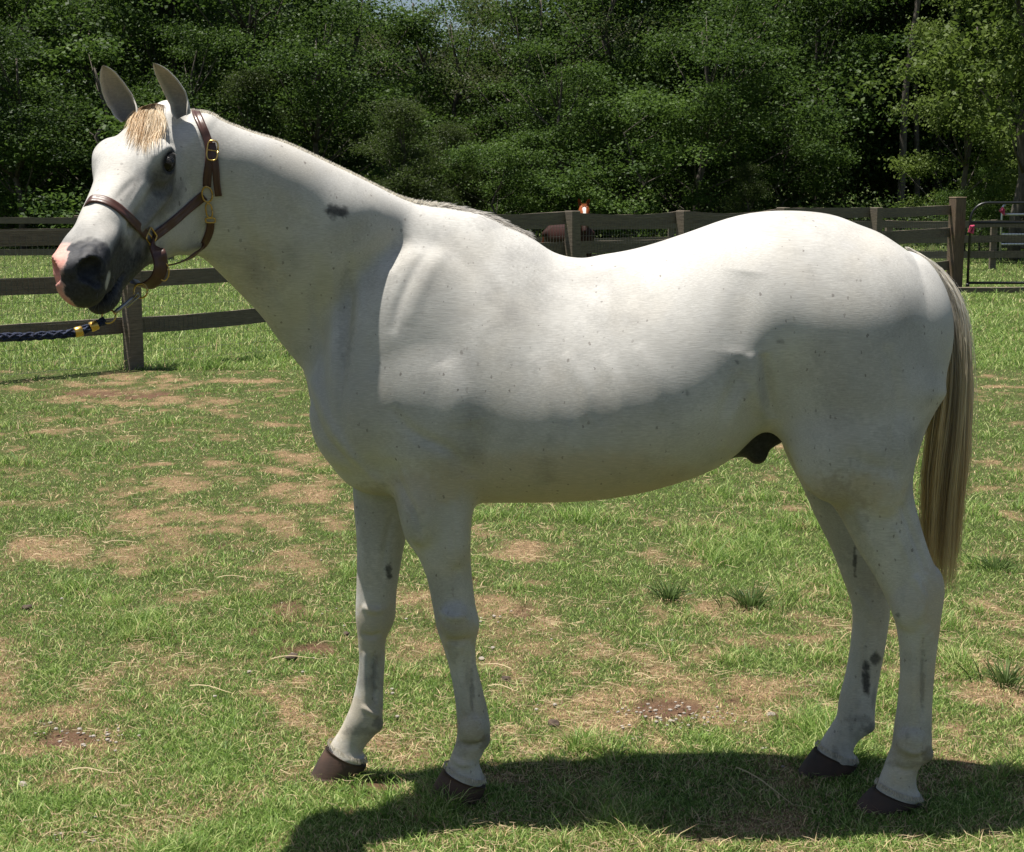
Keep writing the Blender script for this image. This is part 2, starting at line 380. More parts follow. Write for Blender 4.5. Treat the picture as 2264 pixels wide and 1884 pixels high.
# head frame: origin at the poll, axes forward (to the muzzle), dorsal, left
HY, HP, HR, HS = R(78), R(36.5), R(3), 1.045; VS = 1.12
HO = np.array([0, 0, 0.])
def head_frame():
    F_ = np.array([-math.cos(HY) * math.cos(HP), -math.sin(HY) * math.cos(HP), -math.sin(HP)])
    L_ = np.array([math.sin(HY), -math.cos(HY), 0]); D_ = np.cross(L_, F_); D_ = D_ if D_[2] > 0 else -D_
    L2 = L_ * math.cos(HR) + D_ * math.sin(HR); D2 = -L_ * math.sin(HR) + D_ * math.cos(HR)
    return np.array([F_, D2, L2])
HM = head_frame(); HO = W(345, 212, 3.74)
def hl(u, v, w_): return HO + HS * (np.array([u, v * VS, w_]) @ HM)
def to_head(P): return (np.asarray(P) - HO) @ HM.T / HS / np.array([1, VS, 1])
def head_prims():
    P = []; L = HM[2]
    def T_(rows, k, **kw):   # u, vtop, vbot, half width, egg
        return Tube([list(hl(u, (a + b) / 2, w0)) + [HS * VS * (a - b) / 2, HS * hw, e] for u, a, b, hw, e, w0 in rows], L=L, k=k, **kw)
    def E_(c, r, k, sub=False, ax=None): return Ell(hl(*c), np.array(r) * np.array([1, VS, 1]) * HS, axes=HM if ax is None else ax, k=k, sub=sub)
    # cranium and face
    P.append(T_([(-.02, -.03, -.12, .055, 0, 0), (.04, -.014, -.12, .062, 0, 0), (.10, .002, -.125, .063, 0, 0), (.17, .012, -.13, .077, 0, 0), (.23, .012, -.13, .083, 0, 0), (.29, .003, -.125, .070, 0, 0),
                 (.36, -.001, -.12, .060, 0, 0), (.42, -.005, -.115, .056, 0, 0), (.48, -.014, -.115, .050, 0, 0), (.53, -.022, -.12, .052, 0, 0), (.57, -.045, -.12, .045, 0, 0)], .04, n=3))
    # lower jaw
    P.append(T_([(.06, -.08, -.20, .045, 0, 0), (.12, -.08, -.25, .060, 0, 0), (.18, -.08, -.265, .064, 0, 0), (.24, -.08, -.25, .060, 0, 0), (.31, -.08, -.215, .050, 0, 0), (.38, -.08, -.195, .042, 0, 0),
                 (.45, -.08, -.18, .038, 0, 0), (.51, -.09, -.172, .036, 0, 0)], .035, n=3))
    for s_ in (-1, 1):
        P.append(E_((.165, -.175, s_ * .052), (.100, .103, .036), .04))           # masseter
        ow = .076 if s_ > 0 else .055
        P.append(E_((.207, -.028, s_ * ow), (.045, .034, .026), .03))            # orbit
        P.append(E_((.197, -.008, s_ * (ow + .005)), (.036, .011, .018), .018))           # brow ridge
        P.append(E_((.227, -.055, s_ * (ow + .003)), (.030, .009, .014), .015))           # lower lid
        P.append(T_([(.24, -.082, -.098, .010, 0, s_ * .074), (.31, -.086, -.102, .010, 0, s_ * .060), (.36, -.088, -.102, .008, 0, s_ * .050)], .022, n=2))  # facial crest
        P.append(E_((.560, -.050, s_ * .034), (.040, .034, .024), .02))            # nostril flare
        P.append(E_((.500, -.045, s_ * .040), (.05, .020, .018), .025))
        P.append(E_((.035, -.035, s_ * .05), (.026, .024, .018), .03))               # ear base
    P.append(E_((.570, -.080, 0), (.036, .044, .046), .025))                       # upper lip
    P.append(E_((.52, -.150, 0), (.045, .026, .036), .015))                       # lower lip and chin
    P.append(E_((.565, -.035, 0), (.03, .018, .035), .02))
    for s_ in (-1, 1):
        P.append(E_((.217, -.033, s_ * (ow + .026)), (.022, .015, .016), .008, sub=True))  # eye socket
        P.append(E_((.578, -.040, s_ * .040), (.030, .020, .024), .007, sub=True)) # nostril
        P.append(E_((.583, -.058, s_ * .047), (.014, .018, .012), .008, sub=True))
        P.append(E_((.145, -.005, s_ * .095), (.03, .013, .014), .03, sub=True))       # hollow above the eye
        P.append(T_([(.47, -.129, -.133, .012, 0, s_ * .045), (.52, -.130, -.135, .02, 0, s_ * .035), (.59, -.135, -.141, .03, 0, s_ * .02)], .010, n=2, sub=True))
        P.append(T_([(.27, -.055, -.065, .008, 0, s_ * .075), (.40, -.06, -.07, .008, 0, s_ * .06)], .02, n=2, sub=True))
    return P
def sstep(a, b, x): t = np.clip((x - a) / (b - a), 0, 1); return t * t * (3 - 2 * t)

def vnoise(x, y, seed=0, z=None):
    """smooth value noise in numpy, 0..1"""
    x = np.asarray(x, float); y = np.asarray(y, float); z = np.zeros_like(x) if z is None else np.asarray(z, float)
    xi, yi, zi = np.floor(x).astype(np.int64), np.floor(y).astype(np.int64), np.floor(z).astype(np.int64)
    fx, fy, fz = x - xi, y - yi, z - zi
    fx, fy, fz = [t * t * (3 - 2 * t) for t in (fx, fy, fz)]
    def hsh(a, b, c):
        n = (a * 374761393 + b * 668265263 + c * 1442695041 + seed * 974634777) & 0x7fffffff
        n = ((n ^ (n >> 13)) * 1274126177) & 0x7fffffff
        return ((n ^ (n >> 16)) & 0xffff) / 65535.0
    o = 0
    for dx in (0, 1):
        for dy in (0, 1):
            for dz in (0, 1):
                o = o + hsh(xi + dx, yi + dy, zi + dz) * (fx if dx else 1 - fx) * (fy if dy else 1 - fy) * (fz if dz else 1 - fz)
    return o
def fbm(x, y, seed=0, oct=4, z=None):
    s_, a, t = 0, 1, 0
    for k in range(oct):
        s_ = s_ + a * vnoise(x * 2 ** k, y * 2 ** k, seed + k, None if z is None else z * 2 ** k); t += a; a *= .55
    return s_ / t

def coat_attr(V):
    """coat colouring: R grey skin / dark hair and some painted shade, G pink skin, B yellow staining"""
    V = np.asarray(V); hd = to_head(V); u, v, w_ = hd.T
    n = fbm(V[:, 0] * 28, V[:, 2] * 28, 3, 3, V[:, 1] * 28) - .5
    n4 = fbm(V[:, 0] * 85, V[:, 2] * 85, 33, 4, V[:, 1] * 85) - .5
    n2 = fbm(V[:, 0] * 9, V[:, 2] * 9, 13, 3, V[:, 1] * 9) - .5
    px = proj(V); X, Z = px.T
    inh = ((X < 452) | (Z < 300)) & (u > .0) & (u < .75) & (np.abs(w_) < .16) & (v > -.36) & (v < .12) & (V[:, 0] < -.55) & (V[:, 2] > 1.25)
    def ell(c, r): return np.sqrt((((hd - np.array(c)) / np.array(r)) ** 2).sum(1))
    dark = 0.97 * sstep(.475, .53, u + .30 * (-v - .06) + .07 * n * 2)
    dark = np.maximum(dark, .92 * sstep(.34, .45, u + .8 * (-v - .09) + .06 * n * 2) * sstep(-.025, -.055, v + n * .03))  # side of the muzzle: grey skin, deepened with painted shade below the bridge
    dark = np.maximum(dark, .50 * sstep(.43, .50, u + n * .05))
    dark = np.maximum(dark, .62 * sstep(1.35, .55, ell((.30, -.10, .07), (.13, .050, .05)) + n * .9))
    dark = np.maximum(dark, .97 * sstep(1.25, .75, ell((.217, -.034, .095), (.036, .027, .05)) + n * .3))
    dark = np.maximum(dark, .80 * sstep(1.5, .7, ell((.240, -.060, .09), (.060, .042, .05)) + n * .6))
    dark = np.maximum(dark, .97 * sstep(1.2, .8, ell((.217, -.034, -.085), (.03, .022, .05))))
    dark = np.maximum(dark, .38 * sstep(1.3, .4, ell((.31, -.02, .045), (.09, .012, .03)) + n * .7))
    dark = dark * (1 - .8 * sstep(1.1, .7, ell((.548, -.088, .06), (.02, .018, .03)) + n * .8))       # pale spot behind the nostril
    wn = w_ + .013 + n * .05 + n2 * .03 - .12 * np.clip(-v - .05, 0, .2)
    pink = sstep(.002, -.004, wn) * sstep(-.070, -.058, wn) * sstep(.505, .53, u + n * .05) * sstep(-.135, -.115, v)
    pink2 = 0
    pk = np.maximum(pink, pink2) * inh
    dk = dark * inh * (1 - pk)
    def blob(cx, cy, rx, ry, side=None):
        d = np.sqrt(((X - cx) / rx) ** 2 + ((Z - cy) / ry) ** 2); m = sstep(1.25, .55, d + n4 * 1.7 * min(1.0, 60 / max(rx, 20)) + n * .4)
        return m * (V[:, 1] < YB) if side is None else m
    body = np.zeros(len(V))
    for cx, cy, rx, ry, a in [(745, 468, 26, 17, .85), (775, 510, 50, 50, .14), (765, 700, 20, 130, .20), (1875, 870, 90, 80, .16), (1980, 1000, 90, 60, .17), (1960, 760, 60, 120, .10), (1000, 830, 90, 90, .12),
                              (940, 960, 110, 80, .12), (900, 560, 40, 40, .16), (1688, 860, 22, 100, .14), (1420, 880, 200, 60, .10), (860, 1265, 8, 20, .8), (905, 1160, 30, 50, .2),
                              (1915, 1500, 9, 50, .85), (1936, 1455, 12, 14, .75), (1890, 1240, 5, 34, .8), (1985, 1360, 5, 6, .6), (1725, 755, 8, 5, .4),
                              (1630, 800, 6, 5, .5), (1520, 870, 4, 6, .5), (1085, 490, 50, 20, .18), (835, 1160, 60, 110, .22), (800, 1270, 30, 60, .15), (1850, 1150, 70, 130, .25), (1910, 1270, 40, 60, .2), (1000, 1440, 14, 30, .25), (1040, 1645, 40, 10, .35), (2005, 1690, 50, 10, .3), (1012, 1660, 24, 12, .2), (1900, 1590, 40, 10, .35), (800, 1618, 40, 12, .35), (1250, 870, 240, 40, .10), (1044, 1525, 6, 60, .42), (2041, 1500, 6, 80, .36), (829, 1490, 7, 55, .48)]:  # narrow cannon strips paint crease shade along the tendon grooves
        body = np.maximum(body, a * blob(cx, cy, rx, ry, 1 if cx in (860, 1915, 1936, 1890, 835, 800, 1850, 1910, 1900, 829) else None))  # upper far-leg patches paint the body's shadow into the coat
    # sheath, inner thigh, heels and joints
    sh = (X > 1560) & (X < 1760) & (Z > 930) & (Z < 1060) & (np.abs(V[:, 1] - YB) < .11)
    body = np.maximum(body, np.where(sh, .97 * sstep(.66, .70, 1 - np.abs(V[:, 1] - YB) / .3 + n * .1) * sstep(1560, 1610, X), 0))
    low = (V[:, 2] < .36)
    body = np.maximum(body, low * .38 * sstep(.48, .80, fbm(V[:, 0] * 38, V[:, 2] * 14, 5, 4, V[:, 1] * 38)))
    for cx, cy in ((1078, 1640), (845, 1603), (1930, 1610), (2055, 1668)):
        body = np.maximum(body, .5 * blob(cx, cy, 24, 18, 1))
    yel = .22 * sstep(-.05, .25, n2) + .75 * sstep(.85, .45, V[:, 2]) * (.45 + n2 * 1.6) + .8 * blob(1010, 1640, 60, 60, 1) + .8 * blob(800, 1590, 70, 60, 1) + .7 * blob(1010, 1400, 60, 40, 1) + .8 * blob(830, 1400, 60, 60, 1) + .4 * blob(2020, 1700, 60, 50, 1) + .6 * blob(2070, 1330, 30, 90) + .5 * blob(1850, 1090, 140, 50) + 1.0 * blob(1240, 1060, 330, 70) + .6 * blob(900, 1090, 120, 50) + .45 * blob(560, 600, 60, 60) + .4 * blob(1880, 1080, 120, 40)
    mott = .20 * sstep(.50, .72, fbm(V[:, 0] * 5, V[:, 2] * 5, 51, 4, V[:, 1] * 5)) + .12 * sstep(.5, .7, fbm(V[:, 0] * 13, V[:, 2] * 10, 52, 3, V[:, 1] * 10)); body = np.maximum(body, mott)
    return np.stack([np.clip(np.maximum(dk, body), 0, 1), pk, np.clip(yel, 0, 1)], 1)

def coat_material():
    m = NM('grey_horse_coat'); a = m.attr('coat'); sp = m.node('ShaderNodeSeparateColor'); m.link(a.outputs['Color'], sp.inputs[0])
    tc = m.node('ShaderNodeTexCoord'); co = tc.outputs['Object']
    big = m.noise(co, 5, 5, .6); fine = m.noise(co, 70, 3, .6)
    base = m.mix(m.ramp(big, [(.35, 0), (.7, 1)]), (.455, .447, .42), (.59, .58, .55))
    base = m.mix(m.math('MULTIPLY', sp.outputs[2], .75), base, (.46, .395, .29))
    # dappling and flea-bitten flecks
    dap = m.noise(co, 16, 3, .5); base = m.mix(m.math('MULTIPLY', m.ramp(dap, [(.5, 0), (.75, 1)]), .22), base, (.42, .42, .43))
    vo = m.node('ShaderNodeTexVoronoi'); vo.inputs['Scale'].default_value = 84; fl = m.node('ShaderNodeMapping'); fl.inputs['Scale'].default_value = (1.0, 1.0, .6); wob = m.node('ShaderNodeTexNoise'); wob.inputs['Scale'].default_value = 160; m.link(co, wob.inputs['Vector']); va = m.node('ShaderNodeVectorMath', operation='MULTIPLY_ADD'); va.inputs[1].default_value = (.007, .007, .007); m.link(wob.outputs['Color'], va.inputs[0]); m.link(co, va.inputs[2]); m.link(va.outputs[0], fl.inputs[0]); m.link(fl.outputs[0], vo.inputs['Vector'])
    ra = m.node('ShaderNodeSeparateColor'); m.link(vo.outputs['Color'], ra.inputs[0])
    dens = m.ramp(m.noise(co, 4.5, 2), [(.38, .08), (.62, .80)])
    sel = m.math('LESS_THAN', ra.outputs[0], dens)
    rad = m.math('MULTIPLY', m.math('POWER', ra.outputs[1], 2.2), .0036)
    vd = m.math('MULTIPLY', vo.outputs['Distance'], 1 / 84)
    spot = m.math('MULTIPLY', sel, m.math('LESS_THAN', m.math('ADD', vd, m.math('MULTIPLY', fine, .0012)), m.math('ADD', rad, .0005)))
    base = m.mix(m.math('MULTIPLY', spot, m.math('ADD', .25, m.math('MULTIPLY', ra.outputs[2], .5))), base, (.14, .12, .11))
    # stretched hair noise
    hv = m.node('ShaderNodeMapping'); hv.inputs['Scale'].default_value = (38, 420, 520); hv.inputs['Rotation'].default_value = (0, .5, 0); m.link(co, hv.inputs[0])
    hair = m.noise(hv.outputs[0], 1.0, 4, .65)
    base = m.mix(m.ramp(hair, [(.32, .5), (.55, 0)]), base, (.33, .315, .285)); hair2 = m.ramp(hair, [(.55, 0), (.72, .4)]); base = m.mix(hair2, base, (.74, .72, .66))
    mott = m.ramp(m.noise(co, 90, 3, .7), [(.35, 0), (.6, 1)])
    dark = m.mix(mott, (.016, .017, .020), (.034, .036, .042))
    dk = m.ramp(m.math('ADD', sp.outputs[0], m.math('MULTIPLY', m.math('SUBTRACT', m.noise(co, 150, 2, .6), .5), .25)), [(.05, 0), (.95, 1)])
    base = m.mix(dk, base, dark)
    base = m.mix(sp.outputs[1], base, m.mix(mott, (.55, .26, .22), (.66, .34, .28)))
    m.set(Base_Color=base, Roughness=.62, Sheen_Weight=0.0)
    m.b.inputs['Specular IOR Level'].default_value = .28
    m.bump(m.math('ADD', m.math('MULTIPLY', hair, .8), m.math('MULTIPLY', m.noise(co, 26, 3), .35)), .45, .0009)
    return m.m

def ear_mesh(base, tip, openv, rad, bow, asp=1.0, spread=1.25):
    """cupped ear with thickness: returns vertices, faces, inside flag"""
    base = np.array(base); tip = np.array(tip); ax = tip - base; Lh = np.linalg.norm(ax); ax /= Lh
    o = np.array(openv, float); o -= ax * (o @ ax); o /= np.linalg.norm(o); sd_ = np.cross(ax, o)
    ns, na = 22, 18; V = []; I = []
    for layer, off in ((0, 0.0), (1, -.0035)):
        for i in range(ns + 1):
            t = i / ns
            r = rad * (np.interp(t, [0, .12, .35, .6, .8, .93, 1], [.66, .82, 1.0, .88, .66, .36, .05]))
            A = spread + .9 * max(0, .25 - t) / .25
            c = base + ax * Lh * t + sd_ * bow * math.sin(math.pi * t) * .5 + o * (-.012 * math.sin(math.pi * min(1, t * 1.0)) + .010 * t * t)
            rr = max(r + off, .0006)
            for j in range(na + 1):
                a = -A + 2 * A * j / na
                V.append(c + sd_ * math.sin(a) * rr * asp - o * math.cos(a) * rr * .85); I.append(float(layer))
    F = []; M = (ns + 1) * (na + 1)
    for layer in (0, 1):
        for i in range(ns):
            for j in range(na):
                q = [layer * M + i * (na + 1) + j, layer * M + i * (na + 1) + j + 1, layer * M + (i + 1) * (na + 1) + j + 1, layer * M + (i + 1) * (na + 1) + j]
                F.append(q if layer == 0 else q[::-1])
    for i in range(ns):
        for j in (0, na):
            q = [i * (na + 1) + j, (i + 1) * (na + 1) + j, M + (i + 1) * (na + 1) + j, M + i * (na + 1) + j]
            F.append(q if j == 0 else q[::-1])
    return np.array(V), F, np.array(I), (ns, na)

def ribbons(paths, widths, cols, name, mat, parent=None, root=None, wn=None):
    """many hair ribbons in one mesh. paths (n,m,3)"""
    n, m, _ = paths.shape
    T = np.gradient(paths, axis=1); rn = np.random.default_rng(3)
    wd = rn.normal(size=(n, 1, 3)) if wn is None else wn
    wd = wd + 0 * T; wd = wd - T * (wd * T).sum(2, keepdims=True) / np.maximum((T * T).sum(2, keepdims=True), 1e-12)
    wd /= np.linalg.norm(wd, axis=2, keepdims=True)
    ww = (widths[:, None] * np.interp(np.linspace(0, 1, m), [0, .7, 1], [1, .8, .08])[None])[:, :, None] / 2
    V = np.stack([paths - wd * ww, paths + wd * ww], 2).reshape(-1, 3)
    b = (np.arange(n)[:, None] * m + np.arange(m - 1)[None]).reshape(-1) * 2
    F = np.stack([b, b + 1, b + 3, b + 2], 1)
    c = np.repeat(cols.reshape(n * m, 3), 2, 0)
    return mesh_obj(name, V, F, mat, parent, True, {'hair': c})
def hair_material(name, rough=.45, trans=.4):
    m = NM(name); a = m.attr('hair'); m.set(Base_Color=a.outputs['Color'], Roughness=rough); m.b.inputs['Specular IOR Level'].default_value = .35
    tr = m.node('ShaderNodeBsdfTranslucent'); mx = m.node('ShaderNodeMixShader'); mx.inputs[0].default_value = trans
    m.link(a.outputs['Color'], tr.inputs[0]); m.link(m.b.outputs[0], mx.inputs[1]); m.link(tr.outputs[0], mx.inputs[2]); m.link(mx.outputs[0], m.n['Material Output'].inputs[0])
    return m.m

from mathutils.bvhtree import BVHTree
NEAR, FARL = (0, 3.92), (3.92, 9)
RELIEF = [  # outline marks, spread, height (m), distance range
    ([(960, 535), (915, 600), (880, 680), (868, 740)], 11, -.0022, NEAR), ([(990, 545), (940, 620), (900, 720)], 16, .0018, NEAR), ([(905, 520), (880, 560), (862, 600)], 12, -.0022, NEAR), ([(840, 560), (830, 660), (810, 760)], 20, .0020, NEAR),
    ([(775, 560), (772, 680), (757, 800), (752, 920), (775, 1010)], 12, -0.0050, NEAR), ([(800, 600), (795, 700), (785, 820)], 16, 0.0028, NEAR),
    ([(700, 560), (700, 700), (715, 850), (735, 960)], 14, -0.0033, NEAR), ([(735, 560), (738, 700), (735, 850)], 12, 0.0028, NEAR),
    ([(660, 800), (690, 900), (720, 970), (790, 1040)], 8, -0.0044, NEAR), ([(690, 830), (725, 930), (780, 1010), (850, 1080)], 9, 0.0033, NEAR),
    ([(860, 900), (920, 960), (1000, 1000), (1040, 1060)], 14, -0.0033, NEAR), ([(1045, 930), (1060, 990), (1050, 1060)], 24, -.003, NEAR),
    ([(980, 800), (1010, 880), (1010, 950)], 30, 0.0022, NEAR), ([(860, 1010), (880, 1060), (925, 1150), (950, 1230)], 10, -0.0028, NEAR), ([(985, 1100), (1000, 1200), (1012, 1300)], 9, -0.0022, NEAR),
    ([(1690, 780), (1700, 850), (1708, 925)], 12, -0.0066, NEAR), ([(1660, 780), (1668, 850), (1680, 920)], 14, 0.0033, NEAR), ([(1600, 1000), (1620, 920), (1660, 850)], 14, 0.0033, NEAR), ([(1580, 990), (1600, 900), (1640, 820)], 12, -0.0022, NEAR),
    ([(1650, 600), (1640, 680), (1630, 780)], 40, -.004, NEAR),
    ([(1960, 760), (1985, 880), (1975, 1000), (1990, 1080)], 14, -0.0033, NEAR), ([(1870, 1000), (1930, 1030), (2000, 1040)], 18, -0.0022, NEAR), ([(1860, 1050), (1900, 1150), (1940, 1230)], 12, 0.0022, NEAR),
    ([(1990, 1110), (2025, 1200), (2050, 1270)], 7, -0.0033, NEAR), ([(1975, 1160), (2010, 1250), (2000, 1330)], 8, 0.0022, NEAR), ([(2020, 1270), (2040, 1320), (2030, 1380)], 9, 0.0028, NEAR),
    ([(2042, 1400), (2040, 1500), (2040, 1600)], 6, -0.0028, NEAR), ([(2018, 1420), (2018, 1520), (2018, 1610)], 9, 0.0017, NEAR), ([(1990, 1650), (2020, 1665), (2050, 1655)], 6, 0.0017, NEAR), ([(1975, 1690), (2000, 1705), (2025, 1700)], 6, -0.0017, NEAR),
    ([(1036, 1440), (1042, 1520), (1052, 1590)], 5, -0.0028, NEAR), ([(1015, 1440), (1022, 1520), (1030, 1590)], 8, 0.0017, NEAR), ([(975, 1350), (1000, 1365), (1035, 1360)], 9, 0.0022, NEAR), ([(985, 1415), (1010, 1420), (1045, 1412)], 7, -0.0022, NEAR),
    ([(1012, 1640), (1040, 1650), (1075, 1640)], 6, -0.0022, NEAR), ([(1000, 1675), (1020, 1690), (1050, 1690)], 6, 0.0017, NEAR),
    ([(826, 1440), (826, 1500), (830, 1560)], 5, -0.0028, FARL), ([(806, 1440), (808, 1500), (812, 1560)], 7, 0.0022, FARL), ([(800, 1560), (820, 1575), (838, 1585)], 6, 0.0022, FARL), ([(800, 1340), (825, 1350), (855, 1345)], 8, 0.0022, FARL), ([(798, 1400), (820, 1408), (845, 1400)], 6, -0.0022, FARL),
    ([(785, 1080), (800, 1180), (810, 1290)], 9, 0.0022, FARL), ([(870, 1130), (850, 1220), (846, 1300)], 8, -0.0022, FARL), ([(1915, 1400), (1908, 1470), (1895, 1560)], 6, -0.0022, FARL), ([(1895, 1300), (1920, 1340), (1925, 1380)], 8, 0.0022, FARL),
    ([(300, 395), (275, 420), (250, 450)], 7, -0.0022, NEAR), ([(318, 400), (300, 430), (286, 460)], 5, 0.0011, NEAR), ([(330, 420), (322, 460), (318, 490)], 5, -0.0017, NEAR), ([(350, 430), (362, 460), (340, 500)], 10, 0.0022, NEAR), ([(410, 300), (425, 360), (430, 420)], 14, 0.0022, NEAR),
    ([(352, 336), (374, 326), (394, 340)], 4, 0.0017, NEAR), ([(350, 324), (374, 314), (398, 326)], 4, -0.0011, NEAR), ([(356, 378), (376, 386), (394, 374)], 5, 0.0011, NEAR),
    ([(222, 560), (230, 590), (228, 625)], 5, 0.0028, NEAR), ([(178, 556), (196, 546), (216, 552)], 5, 0.0028, NEAR), ([(240, 640), (262, 620), (276, 600)], 4, -0.0022, NEAR),
    ([(590, 420), (640, 470), (700, 520)], 22, -0.0022, NEAR), ([(480, 400), (520, 480), (600, 620), (660, 740)], 20, -0.0033, NEAR), ([(840, 470), (790, 520), (740, 560)], 24, -0.0028, NEAR),
    ([(1250, 780), (1290, 850), (1300, 940)], 16, 0.0014, NEAR), ([(1330, 780), (1370, 860), (1380, 950)], 16, 0.0014, NEAR), ([(1410, 760), (1450, 840), (1460, 930)], 16, 0.0014, NEAR), ([(1180, 780), (1210, 860), (1220, 950)], 16, 0.0011, NEAR),
]
def build_grey_horse():
    root = empty('horse', (float(W(1400, 900, YB)[0]), YB, 0))
    tag(root, 'flea-bitten grey horse in brown leather halter standing side-on in the foreground', 'horse')
    off = np.array(root.location)
    V, F = mesh_field(horse_prims() + head_prims(), HSTEP)
    bv = BVHTree.FromPolygons([tuple(v) for v in V], [tuple(map(int, f)) for f in F])
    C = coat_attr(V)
    # muscle, tendon and skin relief pressed into the surface
    E0 = V[F[:, 2]] - V[F[:, 0]]; E1 = V[F[:, 3]] - V[F[:, 1]]; fn = np.cross(E0, E1); Nn = np.zeros_like(V)
    for i in range(4):
        for a_ in range(3): Nn[:, a_] += np.bincount(F[:, i], fn[:, a_], len(V))
    Nn /= np.maximum(np.linalg.norm(Nn, axis=1), 1e-9)[:, None]
    if (Nn * (V - V.mean(0))).sum() < 0: Nn = -Nn
    pxv = proj(V)
    front = (Nn[:, 1] < .25)
    disp = np.zeros(len(V))
    def ridge(pts, sig, amp, ylim=(0, 9)):
        pts = catmull(np.array(pts, float), 4); d = np.full(len(V), 1e9); tt = np.zeros(len(V)); n_ = len(pts) - 1
        lo_, hi_ = pts.min(0) - 4 * sig, pts.max(0) + 4 * sig
        m = front & (pxv > lo_).all(1) & (pxv < hi_).all(1) & (V[:, 1] > ylim[0]) & (V[:, 1] < ylim[1]); P2 = pxv[m]; dm = np.full(m.sum(), 1e9); tm = np.zeros(m.sum())
        for i in range(n_):
            a_, b_ = pts[i], pts[i + 1]; e = b_ - a_; t = np.clip((P2 - a_) @ e / (e @ e), 0, 1); dd = np.linalg.norm(P2 - a_ - t[:, None] * e, axis=1)
            u_ = dd < dm; dm[u_] = dd[u_]; tm[u_] = (i + t[u_]) / n_
        disp[m] += amp * np.exp(-(dm / sig) ** 2) * np.sin(np.pi * np.clip(tm, 0, 1)) ** .8
    for args in RELIEF: ridge(args[0], args[1], args[2] * (3.4 if min(q[1] for q in args[0]) > 1250 else (1.3 if max(q[1] for q in args[0]) < 780 else 2.1)), args[3])
    V = V + Nn * disp[:, None]
    faces = [tuple(map(int, f)) for f in F]
    # ears joined into the body mesh
    nearb = W(405, 258, 3.665); neart = W(344, 137, 3.64); farb = W(288, 262, 3.70); fart = W(229, 144, 3.68)
    allV = [V]; allC = [C]; nV = len(V)
    for b_, t_, o_, r_, bow in ((nearb, neart, (-.50, -.84, .15), .032, -.010), (farb, fart, (-.10, -1.0, .15), .036, -.016)):
        eV, eF, inner, (ns, na) = ear_mesh(b_, t_, o_, r_, bow)
        ec = np.zeros((len(eV), 3)); tt = np.tile(np.repeat(np.arange(ns + 1) / ns, na + 1), 2); jj = np.tile(np.tile(np.abs(np.arange(na + 1) / na * 2 - 1), ns + 1), 2)
        ec[:, 0] = inner * (.66 * (1 - .5 * tt)) * sstep(.98, .55, jj) + (1 - inner) * .05 + .25 * sstep(.86, 1, tt)
        ec[:, 2] = .15 + .75 * inner
        allV.append(eV); allC.append(ec); faces += [tuple(int(i) + nV for i in f) for f in eF]; nV += len(eV)
    AV = np.concatenate(allV) - off
    coat = coat_material()
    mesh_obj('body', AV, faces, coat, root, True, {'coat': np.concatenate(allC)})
    # eyes
    eye_m = NM('horse_eye').set(Base_Color=(.004, .003, .0025), Roughness=.22); eye_m.b.inputs['Specular IOR Level'].default_value = .3
    for s_ in (-1, 1):
        ow = .076 if s_ > 0 else .055
        c = hl(.217, -.034, s_ * (ow + .011)) - off
        bm = bmesh.new(); bmesh.ops.create_uvsphere(bm, u_segments=28, v_segments=18, radius=.0225)
        me = bpy.data.meshes.new('eye'); bm.to_mesh(me); bm.free(); me.materials.append(eye_m.m)
        for p in me.polygons: p.use_smooth = True
        e = bpy.data.objects.new('eye', me); COL.objects.link(e); e.parent = root; e.location = c
    # eyelashes
    P_ = []
    for i in range(26):
        a = (i / 25 - .5) * 1.7
        s0 = hl(.217 + .026 * math.sin(a), -.034 + .021 * math.cos(a), .098); d = HM[2] * .020 + HM[1] * .004 - np.array([0, 0, .008])
        P_.append([s0 + d * t + np.array([0, 0, -.004 * t * t]) for t in np.linspace(0, 1, 4)])
    ribbons(np.array(P_) - off, np.full(26, .0012), np.full((26, 4, 3), .05), 'eyelash_fringe', hair_material('lash'), root)
    # hooves
    hm = NM('hoof_horn'); co = hm.coord('Object', (1, 1, 1)); n = hm.noise(co, 9, 5); wv = hm.noise(hm.coord('Object', (40, 40, 260)), 1, 3)
    hm.set(Base_Color=hm.mix(hm.ramp(n, [(.4, 0), (.65, 1)]), hm.mix(n, (.020, .015, .012), (.050, .035, .028)), (.085, .046, .032)), Roughness=.75); hm.bump(wv, .2, .002)
    def hoof(cf, cb, tf, hbk, Y, hw):
        A = W(*cf, Y); B = W(*cb, Y); Tt = G(*tf); Hh = G(*hbk)
        Tt = np.array([Tt[0], Y, 0.0]); Hh = np.array([Hh[0], Y, 0.0]); V = []; n_ = 40; rows = 9
        for i in range(rows + 1):
            t = i / rows
            f_ = A * (1 - t) + Tt * t; b_ = B * (1 - t) + Hh * t; c = (f_ + b_) / 2; ax = (f_ - b_) / 2
            wdt = hw * (1 - t) * .88 + hw * 1.08 * t
            bul = 1 + .03 * math.sin(math.pi * t)
            for k in range(n_):
                q = 2 * math.pi * k / n_; cq, sq = math.cos(q), math.sin(q)
                ex = .88
                cx = math.copysign(abs(cq) ** ex, cq); sy = math.copysign(abs(sq) ** ex, sq)
                p = c + ax * cx * bul + np.array([0, 1, 0]) * sy * wdt * (1 - .16 * max(0, -cx)) * bul
                p = p + np.array([0, 0, .0012 * math.sin(9 * t * math.pi)])
                V.append(p - off)
        F_ = [(i * n_ + k, i * n_ + (k + 1) % n_, (i + 1) * n_ + (k + 1) % n_, (i + 1) * n_ + k) for i in range(rows) for k in range(n_)]
        F_.append(tuple(range(n_))); F_.append(tuple(range((rows + 1) * n_ - 1, rows * n_ - 1, -1)))
        mesh_obj('hoof', V, F_, hm.m, root, True)
    hoof((980, 1700), (1074, 1738), (944, 1768), (1062, 1768), 3.85, 0.050)
